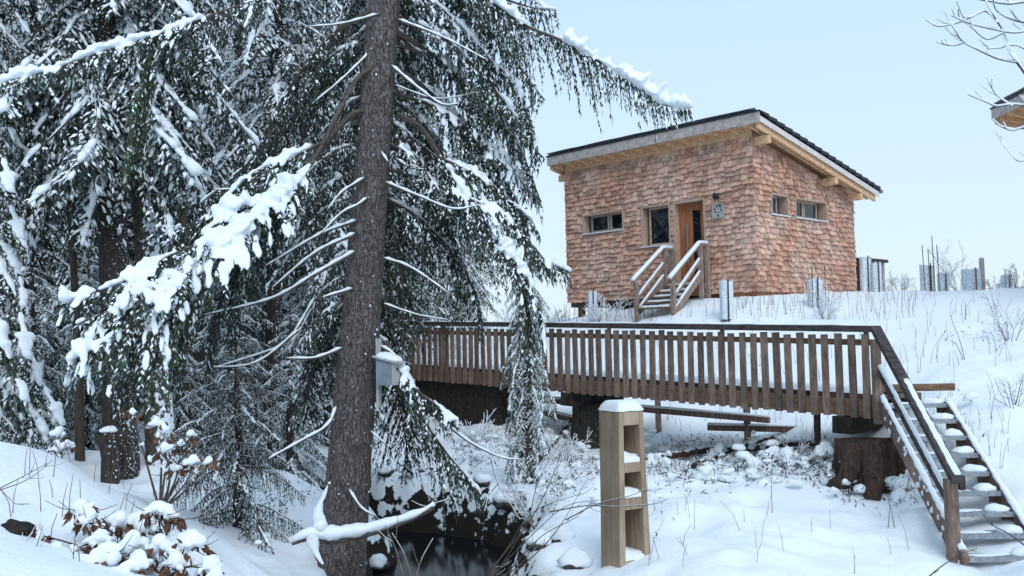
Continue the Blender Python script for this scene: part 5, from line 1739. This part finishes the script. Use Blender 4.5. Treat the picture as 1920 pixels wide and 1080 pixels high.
# --- fallen wood on the slope under the bridge
for i, (pp_, r0, lab) in enumerate([([(1165, 878), (1240, 868), (1330, 852), (1420, 848), (1500, 842), (1560, 846)], .06, 'long dark fallen branch lying on the slope below the footbridge'), ([(1300, 880), (1350, 862), (1400, 842), (1450, 832)], .045, 'short dark branch crossing the fallen one under the footbridge'), ([(1000, 880), (1035, 842), (1070, 800)], .04, 'snow dusted log leaning on the bank left of the carved post')]):
    q = [hit(*a_) + Z * .05 for a_ in pp_]
    t = thing('fallen_branch', lab, 'branch', q[0])
    c = catmull(q, .07)
    c = c + NR.normal(0, .012, c.shape)
    m = MB(); m.tube(c, np.linspace(r0, r0 * .5, len(c)), 8, True, True, 1, 0, .15); m.build('branch_stem', 'stump_bark', t)
    m = MB()
    for k_ in range(0, len(c) - 3, 4):
        if rnd.random() < .6:
            m.tube(c[k_:k_ + 4] + Z * r0 * .8, r0 * rnd.uniform(.5, .8), 7, True, True, .6, 0, .15)
    o_ = m.build('snow_patches', 'snow', t); o_['kind'] = 'stuff'
# --- bushes around the clearing
for i, (px, py, d, h, sp, n, sn, lab) in enumerate([
        (1690, 545, 27, .75, .8, 9, .8, 'low bare bush left of the upright tree guards on the rise'), (1660, 545, 27.5, .8, .7, 6, .8, 'thin bare bush right of the slatted screen'), (1800, 545, 26.5, 1.6, .75, 9, .5, 'tall bare spreading bush between the tree guards'),
        (1868, 545, 26, .6, .9, 8, .8, 'low bare bush right of the weathered marker post'), (1912, 552, 22, .9, .5, 7, .4, 'bare bush at the right edge of the rise'),
        (1895, 640, 17, 1.1, .45, 9, .3, 'tangle of dry stems on the slope at the right edge'), (1900, 790, 13.2, .75, .5, 8, .5, 'bare seedy shrub right of the stairs'), (1735, 812, 13.4, .28, .4, 7, .3, 'tuft of dry seed heads beside the stair stringer'),
        (860, 640, 26.5, 1.5, .7, 10, 2.6, 'snow covered bush behind the left end of the footbridge'), (810, 640, 28, 1.6, .7, 10, 2.6, 'snow laden thicket behind the bridge handrail beside the big spruce'), (925, 630, 28.5, 1.5, .7, 9, 2.6, 'snow covered bush behind the hanging spruce tips'), (1040, 602, 30, .6, .7, 8, 1.6, 'low frosted bush at the left corner of the cabin'),
        (1120, 590, 26, .95, .55, 9, 1.1, 'snow flecked weeds before the dark gap under the cabin'), (1150, 592, 25.5, .8, .5, 7, 1.1, 'dry weeds left of the porch steps'), (1550, 600, 21.5, .9, .45, 10, .8, 'frosted dead weeds beside the tree guard before the side wall'),
        (1060, 850, 17.0, .8, .9, 10, .8, 'bramble tangle on the bank below the footbridge'), (1010, 960, 12.3, .9, .8, 8, .6, 'bare brushwood on the creek bank left of the carved post'), (1330, 880, 14.8, .5, .9, 9, .7, 'low dead brush right of the carved post'), (1480, 890, 14.0, .5, 1.0, 10, .5, 'dark bramble patch in front of the fallen branch'), (1560, 880, 13.6, .5, 1.0, 9, .5, 'bramble patch left of the broad stump'), (1690, 930, 12.6, .4, .9, 9, .5, 'bramble patch between the stump and the stairs'), (905, 850, 18.0, .8, .9, 9, 1.2, 'snow flecked brush below the dark abutment'), (1230, 890, 14.4, .45, 1.0, 8, .6, 'dead brush close right of the carved post foot')]):
    p = P(px, py, d)
    b_ = np.array([p[0], p[1], gz(p[0], p[1]) - .03])
    bare_shrub(lab, b_, h, sp, n, 400 + i, sn, r=.008 if d > 20 else .006, kids=5 if d > 20 else 4)

# --- near bare twigs
def poly_shrub(label, base, lines, d, r=.006, snow=0., name='bare_shrub', cat='shrub', mat='twig', kids=2, seed=1, ktw=.16):
    t = thing(name, label, cat, base)
    g = np.random.default_rng(seed)
    tw = []
    for ln in lines:
        c = catmull([P(*(q if len(q) == 3 else (*q, d))) for q in ln], .05)
        tw.append((c, r, r * .35))
        for _ in range(kids):
            i = g.integers(2, max(3, len(c) - 1))
            i = min(i, len(c) - 1)
            tt = nrm(c[i] - c[i - 1])
            dd = nrm(tt * .8 + nrm(np.cross(tt, g.normal(0, 1, 3))) * .6)
            L = g.uniform(.5, 1.2) * ktw
            tw.append((np.array([c[i], c[i] + dd * L * .5, c[i] + dd * L + Z * L * .12]), r * .5, r * .25))
    V, Fc = mesh_twigs(tw, 5)
    part_arr('stems', V, Fc, mat, t)
    if snow:
        s_ = snow_over(tw, snow)
        if s_:
            V, Fc = mesh_twigs(s_, 6)
            part_arr('snow_strips', V, Fc, 'snow', t, True, 'stuff')
    return t
poly_shrub('bare arching twigs rising beside the carved post at bottom centre', P(920, 1120, 8.4), [
    [(890, 1100), (960, 1020), (1020, 930), (1070, 800)], [(905, 1100), (990, 1010), (1060, 950), (1125, 937)], [(915, 1100), (985, 985), (1010, 900), (1050, 830)], [(930, 1100), (1010, 1010), (1080, 970), (1110, 940)],
    [(900, 1100), (950, 1030), (1000, 960), (1090, 925)], [(960, 1080), (1040, 1000), (1100, 900)], [(1030, 960), (1100, 948), (1160, 950), (1230, 944), (1250, 935)], [(1060, 975), (1120, 945), (1180, 930), (1215, 915)], [(925, 1090), (975, 1060), (1010, 1010), (1050, 985)]], 8.4, .006, .2, seed=3)
poly_shrub('two dry pale stalks standing before the creek', P(765, 1120, 7.6), [[(765, 1110), (742, 1030), (722, 985)], [(780, 1110), (758, 1040), (735, 1000)], [(775, 1100), (790, 1050), (812, 1010)]], 7.6, .007, .3, mat='dry_stem', kids=1, seed=4)
poly_shrub('thorny twig lying across the foot of the stairs', P(1740, 1090, 9.8), [[(1725, 1095), (1765, 1062), (1800, 1040), (1832, 1028)], [(1925, 1025), (1890, 1000), (1862, 985), (1840, 962)]], 9.8, .009, 0, mat='twig', kids=4, seed=5, ktw=.07)
poly_shrub('thin bare twigs arching over the snow bank at the left edge', P(-20, 930, 5.2), [[(-20, 925), (40, 895), (90, 868)], [(-20, 925), (50, 900), (100, 862)], [(10, 1070), (40, 1040), (42, 1000)], [(40, 1090), (70, 1020), (80, 985)], [(-10, 905), (30, 945), (55, 945)], [(135, 1085), (138, 1040), (140, 1008)]], 5.2, .004, .3, kids=2, seed=6, ktw=.12)
poly_shrub('drooping leafless twig hanging over the creek below the dead branch', P(910, 990, 9.0), [[(920, 860), (935, 910), (960, 950), (975, 975)], [(935, 905), (915, 930), (905, 950)], [(845, 935), (800, 950), (790, 965)]], 9.0, .006, .5, seed=7)
poly_shrub('pair of dry stalks in the snow beside the stump', P(1663, 1000, 11.6), [[(1665, 990), (1668, 950), (1662, 925)], [(1678, 995), (1670, 950), (1664, 930)]], 11.6, .005, 0, mat='twig', kids=0, seed=8)
poly_shrub('lone upright dry stalks right of the carved post', P(1445, 960, 11.8), [[(1448, 965), (1446, 900), (1447, 862)], [(1270, 1080, 10), (1285, 1060, 10), (1288, 1040, 10), (1275, 1010, 10)], [(1602, 1080, 10), (1603, 1040, 10)]], 11.8, .005, 0, mat='dry_stem', kids=1, seed=9)
poly_shrub('tall bent weed on the slope above the stairs', P(1815, 690, 16.5), [[(1815, 700), (1800, 640), (1782, 590), (1786, 560)], [(1812, 690), (1800, 660), (1790, 640)], [(1810, 600), (1811, 565)]], 16.5, .008, 0, mat='dry_stem', kids=1, seed=10)

# --- bare tree reaching in from the right edge
bt = thing('bare_tree', 'leafless tree whose snow lined twigs reach in at the top right corner', 'tree', G(2060, 900, 9.2))
bb = ORIG[bt.name]
m = MB(); c = catmull([bb - Z * .3, bb + np.array([.05, 0, 2]), P(2010, 250, 9.1), P(1985, 40, 9.0), P(1960, -200, 9.0)], .2); m.tube(c, np.linspace(.11, .05, len(c)), 10, True, True, 1, 0, .05); m.build('trunk', 'bark_brown', bt)
tw = []
g = np.random.default_rng(99)
for ln, r in (([(1995, 200), (1945, 165), (1908, 118), (1882, 62), (1862, 28), (1842, -8)], .016), ([(1908, 118), (1870, 110), (1830, 92), (1805, 78), (1785, 48), (1770, 22)], .008), ([(1808, 80), (1790, 86), (1767, 82)], .005),
              ([(1872, 45), (1850, 22), (1830, 28), (1800, 42), (1760, 50), (1736, 38)], .007), ([(1882, 62), (1850, 74), (1820, 50), (1800, 36), (1797, 20)], .006), ([(1990, 90), (1940, 60), (1900, 62), (1860, 55), (1820, 45), (1784, 30)], .008), ([(1985, 60), (1940, 45), (1900, 38), (1868, 20), (1862, -5)], .010),
              ([(1985, 20), (1930, 5), (1890, 8), (1850, 2), (1806, -6)], .010), ([(2005, 240), (1950, 205), (1900, 196), (1870, 200), (1845, 190), (1815, 178)], .007), ([(1900, 200), (1870, 180), (1855, 158)], .005), ([(1930, 235), (1900, 245), (1884, 240)], .006), ([(2000, 310), (1930, 302), (1905, 300), (1880, 268)], .006), ([(1990, 130), (1950, 110), (1905, 85), (1878, 90), (1852, 92)], .006), ([(1960, 160), (1925, 140), (1900, 110), (1895, 85)], .006)):
    c = catmull([P(*q, 9.0 + .1 * (i % 2)) for i, q in enumerate(ln)], .05)
    tw.append((c, r, .003))
    for _ in range(3):
        i = g.integers(2, max(3, len(c) - 1)); i = min(i, len(c) - 1)
        tt = nrm(c[i] - c[i - 1]); dd = nrm(tt * .8 + Z * g.uniform(-.1, .6) + np.array([g.uniform(-.5, .2), g.uniform(-.4, .4), 0])); L = g.uniform(.08, .25)
        tw.append((np.array([c[i], c[i] + dd * L * .5, c[i] + dd * L + Z * L * .15]), .004, .0025))
V, Fc = mesh_twigs(tw, 6); part_arr('branches', V, Fc, 'twig', bt)
V, Fc = mesh_twigs(snow_over(tw, 1.15, .005), 6); part_arr('snow_strips', V, Fc, 'snow', bt)

# --- tree guards and posts on the rise
GUARDS = [((1363, 583, 22.5), .36, .70, 'pale tree guard with one dark stake before the cabin corner'), ((1530, 590, 22.6), .40, .84, 'frosted tree guard before the cabin side wall'), ((1625, 553, 26.0), .34, 1.0, 'tree guard tight beside the slatted screen'), ((1645, 553, 25.8), .30, .86, 'second tree guard beside the slatted screen, the right one'),
          ((1740, 547, 26.0), .42, .72, 'tall blue grey tree guard with long canes, leftmost on the rise'), ((1769, 546, 26.5), .34, .48, 'low tree guard between the caned guard and the bare bush'), ((1822, 548, 26.0), .54, .62, 'wide tree guard left of the weathered marker post'), ((1888, 544, 26.5), .33, .42, 'small square tree guard near the right edge'), ((1112, 594, 26.2), .3, .7, 'tree guard half hidden by weeds under the cabin front')]
for i, (q, w, h, lab) in enumerate(GUARDS):
    p = P(*q)
    b_ = np.array([p[0], p[1], p[2]])
    t = thing('tree_guard', lab, 'tree guard', b_, 'tree guards around the cabin')
    g = random.Random(i)
    m = MB()
    n = 16
    V = []
    for k in range(7):
        for j in range(n):
            a = j / n * 6.2832 + .3
            sq = 1 / max(abs(math.cos(a)), abs(math.sin(a))) ** .6
            V.append(b_ + np.array([math.cos(a) * sq * w * .42, math.sin(a) * sq * w * .42, -.2 + (h + .2) * k / 6 + (g.uniform(-.05, .04) if k == 6 else 0)]))
    Fc = [(k * n + j, k * n + (j + 1) % n, (k + 1) * n + (j + 1) % n, (k + 1) * n + j) for k in range(6) for j in range(n)]
    m.add(V, Fc, True); m.build('net_sleeve', 'guard_net', t)
    m = MB(); m.tube([b_ + np.array([0, -w * .5, -.3]), b_ + np.array([.01, -w * .5, h * 1.05])], .017, 6); m.build('stake', 'bark_brown', t)
    m = MB(); m.blob(b_ + np.array([0, 0, h * .93]), (w * .36, w * .36, .06), i, .2, .8); m.build('snow_fill', 'snow', t)
    if i == 4:
        for dx, hh in ((-.17, 1.25), (-.02, 1.15), (.1, 1.5), (.22, 1.25)):
            m = MB(); m.tube([b_ + np.array([dx, -w * .55, -.2]), b_ + np.array([dx - .03, -w * .55, hh])], .011, 5); m.build('cane', 'twig', t)
    elif i in (7, 1):
        for dx in (-.14, .16):
            m = MB(); m.tube([b_ + np.array([dx, -w * .55, -.2]), b_ + np.array([dx + .02, -w * .55, h * 1.35])], .010, 5); m.build('cane', 'twig', t)
p = P(1843, 545, 26.0)
t = thing('marker_post', 'thick weathered post standing among the tree guards', 'post', p)
m = MB(); m.beam(p - Z * .3, p + Z * .88, .1, .1); m.build('post_shaft', 'fascia', t)
m = MB(); m.blob(p + Z * .88, (.06, .06, .03), 3); m.build('snow_cap', 'snow', t)

# --- dry grass and undergrowth, countless small stuff
g = np.random.default_rng(5)
tw = []
for (x0, x1, y0, y1, n, hh) in ((1080, 1230, 588, 606, 90, .5), (1230, 1500, 572, 604, 60, .4), (1380, 1720, 560, 604, 110, .45), (1010, 1080, 596, 606, 60, .45), (1650, 1900, 560, 720, 60, .35), (800, 1640, 640, 745, 120, .4), (1240, 1560, 770, 900, 70, .3), (1720, 1900, 740, 900, 40, .3), (1150, 1750, 950, 1075, 26, .3), (20, 420, 880, 1060, 40, .22)):
    for _ in range(n):
        b_ = hit(g.uniform(x0, x1), g.uniform(y0, y1))
        h = hh * g.uniform(.5, 1.4)
        ln = g.normal(0, .22, 2)
        tw.append((np.array([b_ - Z * .05, b_ + np.array([ln[0] * h * .35, ln[1] * h * .35, h * .55]), b_ + np.array([ln[0] * h, ln[1] * h, h])]), .005 if b_[1] > 16 else .0035, .002))
V, Fc = mesh_twigs(tw, 3)
o = link_mesh('dry_grass', big_mesh('dry_grass', V, Fc, None, ['dry_stem'], False))
tag(o, 'thin dry grass stalks poking through the snow', 'grass', None, 'stuff')
lv, sn = [], []
for (px, py, rx, ry, n) in ((1300, 850, 60, 22, 260), (1390, 880, 80, 30, 480), (1470, 880, 70, 25, 520), (1540, 870, 45, 22, 380), (1560, 905, 40, 20, 260), (1440, 850, 60, 16, 300), (1240, 880, 40, 30, 200), (1300, 900, 50, 26, 220), (1690, 920, 50, 34, 420), (1600, 935, 30, 14, 130), (1060, 830, 45, 35, 420), (1090, 880, 35, 25, 260), (1000, 870, 45, 30, 260), (930, 830, 35, 40, 300), (880, 860, 30, 30, 260), (760, 900, 60, 20, 200), (1040, 920, 50, 25, 200), (1200, 960, 60, 40, 90), (1870, 640, 40, 30, 60), (1790, 640, 40, 20, 30), (1800, 800, 60, 40, 40), (620, 900, 50, 60, 200), (500, 960, 60, 50, 200)):
    for _ in range(int(n * 1.1)):
        b_ = hit(px + g.normal(0, rx * .55), py + g.normal(0, ry * .55))
        p = b_ + Z * abs(g.normal(0, .07)) + g.normal(0, .03, 3)
        d_ = nrm(g.normal(0, 1, 3) + Z * .3)
        lv.append((*p, *d_, *nrm(np.cross(d_, g.normal(0, 1, 3))), g.uniform(.03, .10), g.uniform(.006, .022)))
        if g.random() < .045:
            r = g.uniform(.04, .15)
            sn.append((*(p + Z * .01 + g.normal(0, .04, 3)), *nrm(np.array([g.normal(), g.normal(), g.normal() * .4])), r, r * g.uniform(.5, .9), r * g.uniform(.4, .8)))
V1, F1 = mesh_leaves(lv)
V2, F2 = remeshed(*mesh_pads(np.array(sn), 1, 3), .025, .6, 3)
me = big_mesh('undergrowth', np.concatenate([V1, V2]), np.concatenate([F1, F2 + len(V1)]), np.concatenate([np.zeros(len(F1), np.int32), np.ones(len(F2), np.int32)]), ['dark_leaf', 'snow'], np.concatenate([np.zeros(len(F1), bool), np.ones(len(F2), bool)]))
o = link_mesh('undergrowth', me)
tag(o, 'dark dead leaves and brambles half buried on the slope', 'undergrowth', None, 'stuff')
